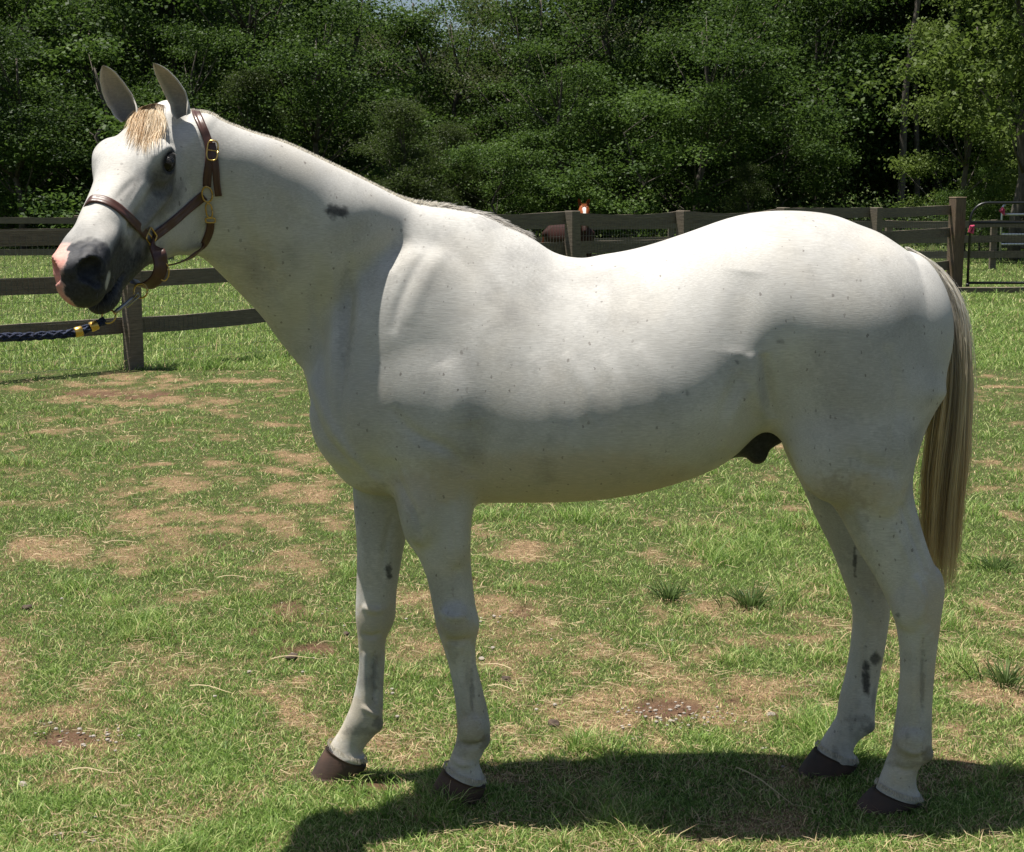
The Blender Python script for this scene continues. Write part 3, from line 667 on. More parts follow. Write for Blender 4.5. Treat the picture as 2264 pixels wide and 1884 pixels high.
    hoof((722, 1650), (810, 1693), (684, 1722), (795, 1720), 4.02, 0.048)
    hoof((1931, 1740), (2038, 1777), (1900, 1796), (2020, 1796), 3.80, 0.049)
    hoof((1801, 1654), (1896, 1692), (1765, 1712), (1880, 1716), 4.03, 0.047)
    # coronet fringe of pale hair
    P_ = []; Cc = []
    for (cf, cb, Y, hw) in (((980, 1694), (1076, 1730), 3.85, .052), ((724, 1643), (812, 1685), 4.02, .050), ((1933, 1733), (2040, 1768), 3.80, .05), ((1803, 1648), (1898, 1684), 4.03, .05)):
        A = W(*cf, Y); B = W(*cb, Y); c = (A + B) / 2; ax = (A - B) / 2 * .93
        for k in range(420):
            q = rng.uniform(0, 2 * math.pi); o_ = ax * math.cos(q) + np.array([0, 1, 0]) * math.sin(q) * hw * .9
            s0 = c + o_ + np.array([0, 0, .012]); L_ = rng.uniform(.006, .015); on = o_ / np.linalg.norm(o_)
            P_.append([s0 + (on * .35 + np.array([rng.normal() * .12, rng.normal() * .12, -1])) * L_ * t for t in np.linspace(0, 1, 4)])
            Cc.append(np.full((4, 3), 1.0) * np.array([.68, .63, .54]) * rng.uniform(.8, 1.1))
    ribbons(np.array(P_) - off, np.full(len(P_), .0016), np.array(Cc), 'coronet_hair', hair_material('pale_hair'), root)
    # tail
    ctrl = np.array([W(*p, YB) for p in ((2004, 546), (2070, 598), (2102, 696), (2108, 820), (2098, 960), (2084, 1110), (2074, 1280))])
    path = catmull(ctrl, 8); M_ = len(path)
    N_ = 2600; P_ = np.zeros((N_, 14, 3)); Cc = np.zeros((N_, 14, 3))
    ph = rng.uniform(0, 2 * np.pi, N_); rr = np.sqrt(rng.uniform(0, 1, N_)); rr[:220] *= rng.uniform(1.0, 1.45, 220); st = rng.uniform(0, .36, N_) ** 1.2; en = np.clip(rng.normal(.93, .10, N_), .55, 1.04)
    wave = rng.uniform(0, 6.28, N_); clump = (ph * 3).astype(int)
    for i in range(14):
        t = st + (en - st) * i / 13
        tt = np.clip(t, 0, 1) * (M_ - 1); k = np.minimum(tt.astype(int), M_ - 2); f_ = (tt - k)[:, None]
        c = path[k] * (1 - f_) + path[k + 1] * f_ + np.array([0, 0, -1])[None] * np.maximum(t - 1, 0)[:, None] * .8
        rx = np.interp(t, [0, .08, .25, .5, .75, 1.05], [.006, .026, .036, .045, .058, .050]); ry = np.interp(t, [0, .1, .3, .6, 1.05], [.01, .03, .045, .06, .06])
        g = np.clip(i / 4, .25, 1)
        c = c + np.stack([np.cos(ph) * rr * rx * g + .004 * np.sin(t * 9 + wave), np.sin(ph) * rr * ry * g + .003 * np.cos(t * 11 + wave), 0 * t], 1)
        P_[:, i] = c
        silver = np.array([.86, .83, .76]); brown = np.array([.62, .47, .26]); yel = np.array([.93, .79, .48])
        hh = np.interp(t, [0, .30, .5, .8, 1], [0, .15, .6, 1, 1])[:, None]
        lo_ = brown[None] * (1 - (np.cos(ph) * .5 + .5)[:, None] * .0) * .9 + (yel - brown * .9)[None] * np.clip(.25 + .9 * np.sin(clump * 2.3) * .5 + .35 * (t - .4), 0, 1)[:, None]
        Cc[:, i] = (silver[None] * (1 - hh) + lo_ * hh) * (.75 + .5 * rr * vnoise(ph * 4, ph * 0 + 1, 4))[:, None]
    tl = ribbons(P_ - off, rng.uniform(.0012, .0026, N_), Cc, 'tail', hair_material('tail_hair', .38, .5), root)
    # mane: short clipped hair along the crest with longer wisps at the withers
    P_ = []; Cc = []; Wd = []
    crest = catmull(np.array([W(*p) for p in ((430, 250, 3.735), (495, 274, 3.75), (560, 303, 3.77), (630, 331, 3.795), (700, 364, 3.82), (780, 398, 3.85), (860, 430, 3.885), (945, 459, 3.915), (1030, 478, 3.93), (1100, 505, 3.93), (1150, 530, 3.93))]), 12)
    for k in range(9000):
        t = rng.uniform(0, 1); x = t * (len(crest) - 1.001); i = int(x); c = crest[i] * (1 - (x - i)) + crest[i + 1] * (x - i)
        tg = crest[i + 1] - crest[i]; tg /= np.linalg.norm(tg)
        s_ = rng.normal() * .010
        loc, nrm, _, _ = bv.find_nearest(Vector(c + np.array([0, s_, .03])))
        if loc is None: continue
        longp = sstep(.62, .80, t)
        L_ = rng.uniform(.004, .011) * (1 - longp) + longp * rng.uniform(.015, .05)
        up = np.array([0, 0, 1.0]) * (1 - .85 * longp) + tg * (.35 + 1.0 * longp) + np.array(nrm) * .35 + rng.normal(size=3) * .18
        up /= np.linalg.norm(up); s0 = np.array(loc) - np.array(nrm) * .002
        P_.append([s0 + up * L_ * q + np.array([0, -.10 * longp, -.22 * longp - .1]) * L_ * q * q for q in np.linspace(0, 1, 5)])
        cc = np.array([.80, .76, .66]) * (1 - longp) + longp * np.array([.62, .59, .54]); 
        Cc.append(np.tile(cc * rng.uniform(.7, 1.1), (5, 1))); Wd.append(.0016)
    ribbons(np.array(P_) - off, np.array(Wd), np.array(Cc), 'mane', hair_material('mane_hair'), root)
    # forelock
    P_ = []; Cc = []
    for k in range(620):
        s = rng.uniform(-1, 1); sx = 340 + 20 * s + rng.normal() * 3; ex = 318 + 40 * s + rng.normal() * 7; ln = rng.uniform(.45, 1.1) * (1 - .25 * abs(s))
        pts = []
        for q in np.linspace(0, 1, 7):
            x_ = sx + (ex - sx) * q ** .8; y_ = 230 + 112 * ln * q + 6 * abs(s)
            o_ = Vector((0, 0, CAMH)); d_ = Vector(W(x_, y_, 3.0)) - o_; loc, nrm, _, _ = bv.ray_cast(o_, d_.normalized())
            if loc is None: loc = Vector(W(x_, y_, 3.70)); nrm = Vector((0, -1, 0))
            pts.append(np.array(loc) + np.array(nrm) * (.003 + .010 * math.sin(q * 2.6) * rng.uniform(.4, 1)))
        P_.append(pts)
        root_c = np.array([.26, .18, .11]); mid = np.array([.62, .46, .28]) if s < -.2 else np.array([.84, .76, .60]); tipc = np.array([.86, .70, .50])
        f_ = rng.uniform(.7, 1.1)
        Cc.append([(root_c * (1 - min(1, q * 3.2)) + mid * min(1, q * 3.2)) * (1 - q) * f_ + tipc * q * f_ for q in np.linspace(0, 1, 7)])
    ribbons(np.array(P_) - off, rng.uniform(.0010, .0022, len(P_)), np.array(Cc), 'forelock', hair_material('forelock_hair'), root)
    # whiskers
    P_ = []
    for k in range(46):
        c = hl(rng.uniform(.50, .59), rng.uniform(-.16, -.08), rng.choice([-1, 1]) * rng.uniform(.0, .045))
        loc, nrm, _, _ = bv.find_nearest(Vector(c)); d = np.array(nrm) * .5 + np.array([-.35, -.2, -.35]) + rng.normal(size=3) * .25; L_ = rng.uniform(.015, .05)
        P_.append([np.array(loc) + d * L_ * q + np.array([0, 0, -.3]) * L_ * q * q for q in np.linspace(0, 1, 5)])
    ribbons(np.array(P_) - off, np.full(46, .0009), np.full((46, 5, 3), .12), 'muzzle_hair', hair_material('whisker'), root)
    return root, bv
horse_root, HB = build_grey_horse()

# ------------------------------------------------------------------ halter and lead rope
def hit(px, py, lift=0.0):
    o_ = Vector((0, 0, CAMH)); d_ = (Vector(W(px, py, 3.0)) - o_).normalized(); loc, nrm, _, _ = HB.ray_cast(o_, d_)
    if loc is None:
        p = Vector(W(px, py, 3.6)); loc, nrm, _, _ = HB.find_nearest(p)
    return np.array(loc), np.array(nrm)
def near(p):
    loc, nrm, _, _ = HB.find_nearest(Vector(p)); return np.array(loc), np.array(nrm)
leather = NM('halter_leather'); co_ = leather.coord('Object'); n_ = leather.noise(co_, 60, 4)
leather.set(Base_Color=leather.mix(n_, (.050, .020, .014), (.095, .040, .028)), Roughness=leather.ramp(leather.noise(co_, 25, 3), [(.3, .28), (.7, .5)])); leather.bump(n_, .25, .002)
brass = NM('brass').set(Base_Color=(.62, .42, .14), Metallic=1.0, Roughness=.3)
steel = NM('dull_steel').set(Base_Color=(.35, .34, .32), Metallic=1.0, Roughness=.35)
def strap(mb, pts, width, th=.0035, lift=.0015, sub=5, smooth_n=2):
    P_ = np.array([p for p, n in pts]); N_ = np.array([n for p, n in pts])
    A = catmull(np.concatenate([P_, N_], 1), sub); P_, N_ = A[:, :3], A[:, 3:]
    for _ in range(smooth_n):
        N_[1:-1] = (N_[:-2] + N_[1:-1] * 2 + N_[2:]) / 4
    N_ /= np.linalg.norm(N_, axis=1)[:, None]; T_ = np.gradient(P_, axis=0); T_ /= np.linalg.norm(T_, axis=1)[:, None]
    Bn = np.cross(T_, N_); Bn /= np.linalg.norm(Bn, axis=1)[:, None]; N_ = np.cross(Bn, T_)
    prof = [(-.5, 0), (-.5, .7), (-.40, 1), (-.22, 1.12), (-.18, 1.0), (.18, 1.0), (.22, 1.12), (.40, 1), (.5, .7), (.5, 0)]
    V = []; F_ = []; k = len(prof)
    for p, n, b in zip(P_, N_, Bn):
        for (x, y) in prof: V.append(p + b * x * width + n * (lift + y * th))
    for i in range(len(P_) - 1):
        for j in range(k): F_.append((i * k + j, i * k + (j + 1) % k, (i + 1) * k + (j + 1) % k, (i + 1) * k + j))
    F_ += [tuple(range(k - 1, -1, -1)), tuple(range((len(P_) - 1) * k, len(P_) * k))]
    mb.add(V, F_)
def loop_pts(c, u, v, n=20, sq=1.0):
    out = []
    for i in range(n + 1):
        q = 2 * math.pi * i / n; a, b = math.cos(q), math.sin(q)
        a = math.copysign(abs(a) ** sq, a); b = math.copysign(abs(b) ** sq, b); out.append(np.array(c) + np.array(u) * a + np.array(v) * b)
    return out
hp = np.array(near(hl(.3, -.1, .07))[0]); halter = empty('halter', hp)
tag(halter, 'brown leather halter with brass buckles on the grey horse head', 'halter')
def hb(mb, name, mat, par=halter, sm=True):
    mb.V = [tuple(np.array(v) - hp) for v in mb.V]; return mb.build(name, mat, par, sm)
mb = MB(); nb_pts = [hit(x, y) for x, y in ((197, 446), (214, 441), (236, 446), (258, 458), (280, 477), (302, 499), (322, 520))]
far_ = [near(hl(u, v, w_)) for u, v, w_ in ((.42, -.15, -.04), (.40, -.10, -.08), (.385, -.05, -.07))]
strap(mb, far_ + nb_pts, .0235); hb(mb, 'noseband', leather.m)
mb = MB(); strap(mb, [hit(x, y) for x, y in ((338, 524), (362, 506), (388, 485), (415, 461), (436, 444), (451, 432))], .0235); hb(mb, 'cheek_strap', leather.m)
mb = MB()
far2 = [near(p) for p in (W(440, 330, 3.9), W(430, 280, 3.86), W(424, 256, 3.80))]
strap(mb, far2 + [hit(x, y) for x, y in ((434, 252), (446, 278), (457, 305), (463, 330), (463, 358), (459, 388), (458, 412))], .020); hb(mb, 'crown_strap', leather.m)
mb = MB(); q_ = [hit(x, y) for x, y in ((468, 318), (474, 345), (478, 375), (480, 405), (484, 432))]
strap(mb, [(p + n * .004, n) for p, n in q_], .0165); hb(mb, 'strap_end', leather.m)
def frame_ring(px, py, hx, hy, ang, r, name, mat, lift=.008, sq=1.0, par=halter, bars=0, n=24):
    p, nn = hit(px, py); nn = nn / np.linalg.norm(nn); up = np.array([0, 0, 1.0]); up -= nn * (up @ nn); up /= np.linalg.norm(up); rt = np.cross(up, nn); rt /= np.linalg.norm(rt)
    if rt[0] < 0: rt = -rt
    ca, sa = math.cos(ang), math.sin(ang); u_ = (rt * ca + up * sa) * hx; v_ = (-rt * sa + up * ca) * hy; c = p + nn * lift
    m_ = MB(); m_.tube(loop_pts(c, u_, v_, n, sq), r, 8)
    if bars: m_.tube([c - u_, c + u_], r * .8, 6)
    return hb(m_, name, mat, par)
frame_ring(470, 334, .0125, .0235, -.12, .0019, 'buckle', brass.m, .009, .6, bars=1)
frame_ring(459, 428, .0125, .019, 0, .0022, 'cheek_ring', brass.m, .007)
frame_ring(329, 524, .0165, .0165, -.72, .0024, 'square_ring', brass.m, .007, .25)
frame_ring(329, 524, .0165, .0165, -.72, .0024, 'square_ring', brass.m, .0066, .25, bars=1)
frame_ring(463, 463, .0075, .018, .05, .0020, 'snap', brass.m, .008, .8)
frame_ring(466, 484, .0115, .006, .0, .0020, 'keeper', brass.m, .008, .5)
def air(px, py, Y, n=(0, -1, 0)): return (W(px, py, Y), np.array(n, float))
mb = MB(); strap(mb, [hit(466, 492), hit(464, 508), hit(457, 527), hit(447, 543)] + [air(432, 558, 3.68, (.5, -.5, -.7)), air(412, 570, 3.66, (.2, -.4, -.9)), air(390, 579, 3.63, (.1, -.4, -.9)), air(366, 584, 3.58, (0, -.5, -.9)), air(352, 586, 3.55, (0, -.7, -.7))], .019, lift=.002); hb(mb, 'throat_strap', leather.m)
mb = MB()
lo = [hit(337, 537)] + [air(349, 556, 3.50, (.3, -1, 0)), air(355, 580, 3.495, (.6, -1, -.1)), air(352, 604, 3.495, (.6, -.9, -.4)), air(340, 622, 3.50, (.3, -.8, -.7)), air(322, 632, 3.51, (.1, -.6, -.9)), air(305, 629, 3.54, (0, -.5, -1)), air(292, 615, 3.58, (-.2, -.3, -1))]
strap(mb, lo, .033, th=.004, lift=0); hb(mb, 'chin_strap', leather.m)
m_ = MB(); c = W(362, 600, 3.50); m_.tube(loop_pts(c, (.010, 0, .012), (.006, .002, -.018)), .0018, 8); hb(m_, 'chin_buckle', brass.m)
m_ = MB(); c = W(311, 643, 3.47); m_.tube(loop_pts(c, (.0165, -.004, 0), (0, .002, .0165)), .0022, 8); hb(m_, 'lead_ring', brass.m)
# lead rope
rp = W(100, 735, 3.30); rope = empty('lead_rope', rp); tag(rope, 'navy blue lead rope with brass clamps running from the halter out of frame', 'lead rope')
def rb_(mb, name, mat, sm=True):
    mb.V = [tuple(np.array(v) - rp) for v in mb.V]; return mb.build(name, mat, rope, sm)
rc = catmull(np.array([W(232, 708, 3.42), W(213, 718, 3.41), W(190, 728, 3.40), W(166, 735, 3.39), W(120, 741, 3.36), W(60, 744, 3.32), W(0, 746, 3.28), W(-80, 742, 3.2), W(-220, 700, 3.1), W(-330, 620, 3.05)]), 12)
rm = NM('navy_rope'); cr = rm.noise(rm.coord('Object', (1, 1, 1)), 180, 3); rm.set(Base_Color=rm.mix(rm.ramp(cr, [(.4, 0), (.6, 1)]), (.006, .009, .028), (.02, .032, .075)), Roughness=.85); rm.bump(cr, .9, .004)
# braided strands: three plaited cords wound round one another
m_ = MB(); d_ = np.cumsum(np.r_[0, np.linalg.norm(np.diff(rc, axis=0), axis=1)]); fine = np.arange(0, d_[-1], .004); rcf = np.stack([np.interp(fine, d_, rc[:, i]) for i in range(3)], 1)
Tn = np.gradient(rcf, axis=0); Tn /= np.linalg.norm(Tn, axis=1)[:, None]; e1 = np.cross(Tn, [0, 1, 0]); e1 /= np.linalg.norm(e1, axis=1)[:, None]; e2 = np.cross(Tn, e1)
m_.tube(rcf[::4], .0065, 8)
for s_ in range(8):
    sg = 1 if s_ % 2 else -1; q = sg * fine / .016 * 1.0 + s_ // 2 * math.pi / 2
    rad = .0068 + .0012 * np.cos(fine / .016 * 2 + s_)
    m_.tube(rcf + e1 * (np.cos(q) * rad)[:, None] + e2 * (np.sin(q) * rad)[:, None], .0028, 5)
rb_(m_, 'rope', rm.m)
for (px_, y_) in ((207, 720), (173, 732)):
    i = np.argmin(np.abs(proj(rcf)[:, 0] - px_)); m_ = MB(); m_.tube([rcf[i] - Tn[i] * .009, rcf[i] - Tn[i] * .007, rcf[i] + Tn[i] * .007, rcf[i] + Tn[i] * .009], [.0105, .0118, .0118, .0105], 16); rb_(m_, 'clamp', NM('clamp_brass').set(Base_Color=(.75, .48, .12), Metallic=.85, Roughness=.3).m)
m_ = MB(); m_.tube(loop_pts(W(240, 700, 3.42), (.016, 0, .004), (-.003, .004, .014)), .0022, 8); rb_(m_, 'swivel_ring', brass.m)
m_ = MB(); a0, a1, a2 = W(252, 693, 3.425), W(272, 677, 3.44), W(297, 655, 3.46)
m_.tube([a0, a0 * .5 + a1 * .5, a1, a1 * .5 + a2 * .5, a2], [.0045, .0055, .0045, .004, .003], 8); m_.tube([a2, W(306, 648, 3.46), W(308, 656, 3.46), W(298, 664, 3.455), W(280, 680, 3.45)], .0025, 8); rb_(m_, 'snap_hook', steel.m)

# ------------------------------------------------------------------ ground
def patch_masks(x, y):
    """0..1 lushness and bare soil over the paddock"""
    x = np.asarray(x, float); y = np.asarray(y, float)
    P2 = proj(np.stack([x, np.maximum(y, .8), 0 * x], -1).reshape(-1, 3)); px = P2[:, 0].reshape(x.shape); py = P2[:, 1].reshape(x.shape)
    wx = x + .35 * (fbm(x * 1.3, y * 1.3, 90, 3) - .5); wy = y + .35 * (fbm(x * 1.3, y * 1.3, 95, 3) - .5)
    a = fbm(wx * .9, wy * .8, 21, 5); b = fbm(wx * 3.2, wy * 2.6, 31, 4); c = fbm(wx * 9, wy * 7.5, 41, 3)
    lush = .56 + .7 * (a - .46) + 1.15 * (b - .5) + 1.0 * (c - .5)
    def g(cx, cy, rx, ry, amp): return .28 * amp * np.exp(-((px - cx) / rx) ** 2 - ((py - cy) / ry) ** 2)
    lush = lush + g(60, 1010, 330, 110, .55) + g(1900, 1200, 500, 300, .35) + g(1450, 1180, 200, 120, .3) + g(300, 820, 400, 45, .3) + g(2150, 1000, 250, 220, .35) + g(900, 1560, 240, 110, .25) \
        - g(500, 1050, 330, 90, .50) - g(650, 1100, 260, 70, .35) - g(300, 855, 160, 26, .6) - g(60, 890, 90, 18, .35) - g(2170, 700, 160, 50, .45) - g(120, 1640, 160, 90, .5) - g(1500, 1580, 220, 60, .55) \
        - g(1150, 1350, 160, 160, .25) - g(330, 1480, 330, 80, .35) - g(180, 1850, 260, 60, .5) - g(1150, 1800, 500, 60, .3) - g(620, 1370, 120, 40, .3)
    lush = np.where(y > 13.5, .95 + .3 * (b - .5), lush)
    soil = .8 * sstep(.62, .74, c * .55 + b * .5 + .03) * sstep(.62, .25, lush)
    soil = np.maximum(soil, sstep(.35, .7, 3.6 * (g(150, 1635, 110, 36, 1.0) + g(700, 1430, 60, 14, .9) + g(1480, 1560, 110, 26, .9) + g(640, 1350, 70, 20, .8) + g(1120, 1345, 80, 18, .8) + g(270, 870, 160, 12, .8) + g(150, 1860, 160, 26, .8) + g(860, 1730, 60, 12, .7) + g(1000, 1400, 60, 18, .7)) + (c - .5) * 1.6)) * (y < 13)
    return np.clip(lush, 0, 1), np.clip(soil, 0, 1)
ys = np.concatenate([[-60, -20, -6, -1, .5], np.geomspace(1.2, 30, 620), np.geomspace(31, 1500, 60)])
cs = np.concatenate([[-60, -12, -4, -2], np.linspace(-1.1, 1.1, 460), [2, 4, 12, 60]])
YY, CC = np.meshgrid(ys, cs, indexing='ij'); SC = np.maximum(np.abs(YY), 1.2) * .55; XX = CC * SC
ZZ = .014 * (fbm(XX * 2.2, YY * 2.2, 61, 3) - .5) + .007 * (vnoise(XX * 11, YY * 11, 62) - .5)
ZZ = np.where(YY > 30, 0, ZZ) - .002
lu, so_ = patch_masks(XX, YY)
ZZ = ZZ - .012 * so_
GVv = np.stack([XX, YY, ZZ], -1).reshape(-1, 3); nr, nc = XX.shape
ii = (np.arange(nr - 1)[:, None] * nc + np.arange(nc - 1)[None]).ravel()
GF = np.stack([ii, ii + 1, ii + nc + 1, ii + nc], 1)
gm = NM('paddock_soil_and_turf'); gc = gm.node('ShaderNodeTexCoord').outputs['Object']; ga = gm.node('ShaderNodeSeparateColor'); gm.link(gm.attr('patch').outputs['Color'], ga.inputs[0])
n1 = gm.noise(gc, 40, 5, .7); n2 = gm.noise(gc, 6, 4, .6); n3 = gm.noise(gc, 190, 3, .7)
turf = gm.mix(gm.ramp(n1, [(.35, 0), (.65, 1)]), (.022, .038, .010), (.075, .105, .030))
turf = gm.mix(gm.ramp(n3, [(.45, 0), (.7, 1)]), turf, (.16, .17, .065))
dry = gm.mix(gm.ramp(n1, [(.3, 0), (.7, 1)]), (.13, .080, .042), (.50, .35, .20)); dry = gm.mix(gm.ramp(n3, [(.5, 0), (.62, 1)]), dry, (.10, .075, .045))
soilc = gm.mix(gm.ramp(n1, [(.3, 0), (.7, 1)]), (.085, .048, .028), (.21, .125, .078)); soilc = gm.mix(gm.ramp(n3, [(.55, 0), (.7, 1)]), soilc, (.30, .22, .16))
gcol = gm.mix(gm.ramp(gm.math('ADD', ga.outputs[0], gm.math('MULTIPLY', gm.math('SUBTRACT', n1, .5), .8)), [(.22, 0), (.55, 1)]), dry, turf); gcol = gm.mix(ga.outputs[1], gcol, soilc)
gm.set(Base_Color=gcol, Roughness=.95); gm.b.inputs['Specular IOR Level'].default_value = .1; gm.bump(gm.math('ADD', n1, n3), .8, .02)
go = mesh_obj('ground', GVv, GF, gm.m, None, True, {'patch': np.stack([lu.ravel(), so_.ravel(), 0 * lu.ravel()], 1)}); tag(go, kind='structure')
def gz(x, y):
    z = .014 * (fbm(x * 2.2, y * 2.2, 61, 3) - .5) + .007 * (vnoise(x * 11, y * 11, 62) - .5); return np.where(y > 30, 0, z) - .004

def turf_blades(N, ymin, ymax, seed, hscale=1.0, wmin=.0018, xr=.48):
    rn = np.random.default_rng(seed)
    # density falls off with the square of the distance
    inv = rn.uniform(1 / ymax, 1 / ymin, N); y = 1 / inv; x = rn.uniform(-xr, xr, N) * y
    lush, soil = patch_masks(x, y)
    keep = rn.uniform(0, 1, N) < np.clip(.72 + .4 * lush - 1.0 * soil, .04, 1); x, y, lush = x[keep], y[keep], lush[keep]; n = len(x)
    tuft = fbm(x * 4.5, y * 4.5, 71, 3); pj = proj(np.stack([x, y, 0 * x], 1)); tall = sstep(.58, .75, tuft + .16 * np.exp(-((pj[:, 0] - 1700) / 330) ** 2 - ((pj[:, 1] - 1200) / 170) ** 2) + .10 * np.exp(-((pj[:, 0] - 2180) / 200) ** 2 - ((pj[:, 1] - 1250) / 300) ** 2) + .08 * np.exp(-((pj[:, 0] - 40) / 260) ** 2 - ((pj[:, 1] - 1000) / 130) ** 2)) * sstep(.40, .9, lush)
    h = rn.gamma(4, 1 / 4, n) * (.0055 + .008 * lush + .027 * tall) * hscale
    wd = np.maximum(.0025, y * .00045) * rn.uniform(.7, 1.3, n); wd = np.maximum(wd, wmin)
    ang = rn.uniform(0, 2 * np.pi, n); lean = rn.uniform(.3, 1.9, n) * h; la = rn.uniform(0, 2 * np.pi, n)
    b = np.stack([x, y, gz(x, y)], 1); sx = np.stack([np.cos(ang), np.sin(ang), 0 * ang], 1) * wd[:, None] / 2
    ld = np.stack([np.cos(la), np.sin(la), 0 * la], 1)
    mid = b + ld * (lean * .35)[:, None] + np.array([0, 0, 1]) * (h * .62)[:, None]; tip = b + ld * lean[:, None] + np.array([0, 0, 1]) * (h * .95)[:, None]
    V = np.stack([b - sx, b + sx, mid + sx * .8, mid - sx * .8, tip], 1).reshape(-1, 3)
    k = np.arange(n) * 5; Q = np.stack([k, k + 1, k + 2, k + 3], 1); T3 = np.stack([k + 3, k + 2, k + 4, k + 4], 1)
    g1 = np.array([.070, .145, .022]); g2 = np.array([.27, .42, .085]); g3 = np.array([.55, .62, .24]); st = np.array([.82, .61, .36]); br = np.array([.22, .14, .08])
    q = rn.uniform(0, 1, n)[:, None]; c = g1 * (1 - q) + g2 * q; z = rn.uniform(0, 1, n)
    c = np.where((z < .22)[:, None], g3 * rn.uniform(.8, 1.1, n)[:, None], c)
    dry_ = rn.uniform(0, 1, n) < (.62 - .62 * lush); c = np.where(dry_[:, None], st * rn.uniform(.5, 1.1, n)[:, None], c); c = np.where((dry_ & (z > .8))[:, None], br, c)
    return V, Q, T3, np.repeat(c, 5, 0)
def blades_obj(name, sets, mat, label, cat):
    V = []; F = []; C = []; o_ = 0
    for v, q, t, c in sets:
        V.append(v); F += [q + o_]; tt = t[:, :3] + o_; F.append(np.concatenate([tt, tt[:, 2:3]], 1)); C.append(c); o_ += len(v)
    V = np.concatenate(V); F = np.concatenate(F); C = np.concatenate(C)
    me = bpy.data.meshes.new(name); tri = F[:, 2] == F[:, 3]; Q = F[~tri]; T3 = F[tri][:, :3]
    me.vertices.add(len(V)); me.vertices.foreach_set('co', V.astype(np.float32).ravel())
    li = np.concatenate([Q.ravel(), T3.ravel()]).astype(np.int32); me.loops.add(len(li)); me.loops.foreach_set('vertex_index', li)
    me.polygons.add(len(Q) + len(T3)); ls = np.concatenate([np.arange(len(Q)) * 4, len(Q) * 4 + np.arange(len(T3)) * 3]).astype(np.int32)
    me.polygons.foreach_set('loop_start', ls); me.polygons.foreach_set('loop_total', np.concatenate([np.full(len(Q), 4), np.full(len(T3), 3)]).astype(np.int32)); me.update(calc_edges=True)
    at = me.attributes.new('hair', 'FLOAT_COLOR', 'POINT'); cc = np.ones((len(V), 4), np.float32); cc[:, :3] = C; at.data.foreach_set('color', cc.ravel())
    me.materials.append(mat); o = bpy.data.objects.new(name, me); COL.objects.link(o); tag(o, label, cat, kind='stuff'); return o
grass_m = hair_material('grass_blade', .55, .38)
blades_obj('grass', [turf_blades(NBLADE, 3.05, 13.5, 5), turf_blades(NBLADE // 3, 13.5, 42, 6, 2.0, .004)], grass_m, 'short patchy green grass covering the paddock', 'grass')
def tuft(px_, py_, n, hgt, spread, label):
    c0 = G(px_, py_); rn = np.random.default_rng(int(px_)); a = rn.uniform(0, 2 * np.pi, n); d = np.stack([np.cos(a), np.sin(a), 0 * a], 1); r0 = np.abs(rn.normal(0, spread, n)); hh = hgt * rn.uniform(.5, 1.1, n); ln = hh * rn.uniform(.3, 1.3, n)
    P_ = np.stack([d * (r0 + ln * q ** 1.6)[:, None] + np.array([0, 0, 1]) * (hh * (q - .35 * q * q * (ln / hh > .9)))[:, None] for q in np.linspace(0, 1, 6)], 1)
    q = rn.uniform(0, 1, n)[:, None]; c = np.array([.045, .085, .022]) * (1 - q) + np.array([.17, .25, .075]) * q; e = empty('grass_tuft', tuple(c0)); tag(e, label, 'grass tuft', 'coarse grass tufts')
    ribbons(P_, rn.uniform(.003, .0055, n), np.repeat(c[:, None], 6, 1), 'foliage', grass_m, e)
for a_ in ((1480, 1325, 130, .075, .035, 'coarse grass tuft under the belly, left of the wider tuft'), (1660, 1340, 170, .085, .055, 'wide coarse grass tuft just left of the far hind leg'), (2225, 1515, 120, .08, .05, 'bright grass tuft at the right edge level with the near hind cannon'),
           (2200, 1260, 110, .08, .05, 'grass tuft at the right edge level with the hock')): tuft(*a_)
# dry straw and thatch lying flat
rn = np.random.default_rng(11); N = 38000; inv = rn.uniform(1 / 14, 1 / 3.1, N); y = 1 / inv; x = rn.uniform(-.48, .48, N) * y; lush, soil = patch_masks(x, y)
kp = rn.uniform(0, 1, N) < np.clip(1.0 - 1.15 * lush, .06, 1) * (.25 + .75 * sstep(.4, .6, fbm(x * 2, y * 2, 77, 3))); x, y = x[kp], y[kp]; n = len(x)
L_ = rn.gamma(2.2, .012, n) + .012; a = rn.normal(0, .8, n); d = np.stack([np.cos(a), np.sin(a), 0 * a], 1); c0 = np.stack([x, y, gz(x, y) + rn.uniform(.008, .022, n)], 1)
bend = rn.normal(size=n) * .2; per = np.stack([-np.sin(a), np.cos(a), 0 * a], 1)
P_ = np.stack([c0 + d * (L_ * (q - .5))[:, None] + per * (L_ * bend * (q - .5) ** 2 * 2)[:, None] + np.array([0, 0, 1]) * (rn.normal(size=n) * .12 * L_ * (q - .5))[:, None] for q in (0, .33, .66, 1)], 1)
sc_ = np.array([.50, .39, .23]) * rn.uniform(.45, 1.1, n)[:, None]; o = ribbons(P_, np.maximum(.0016, y * .00036), np.repeat(sc_[:, None], 4, 1), 'straw', hair_material('straw', .7, .2), wn=np.stack([per] * 4, 1) + np.array([0, 0, .5])); tag(o, 'loose pale dry straw lying over the short grass', 'straw', kind='stuff')
longs = []
for (a_, b_) in (((1628, 1713), (1765, 1800)), ((1130, 1492), (1050, 1478)), ((480, 1288), (560, 1286)), ((150, 1720), (250, 1722)), ((600, 1470), (700, 1465)), ((1080, 1530), (1150, 1541)), ((420, 1530), (520, 1545)), ((1400, 1505), (1450, 1512)), ((230, 1210), (310, 1206)), ((700, 1440), (742, 1428))):
    A, B = G(*a_), G(*b_); longs.append([A * (1 - q) + B * q + np.array([0, .01 * math.sin(q * 3), .022 + .006 * math.sin(q * 5)]) for q in np.linspace(0, 1, 6)])
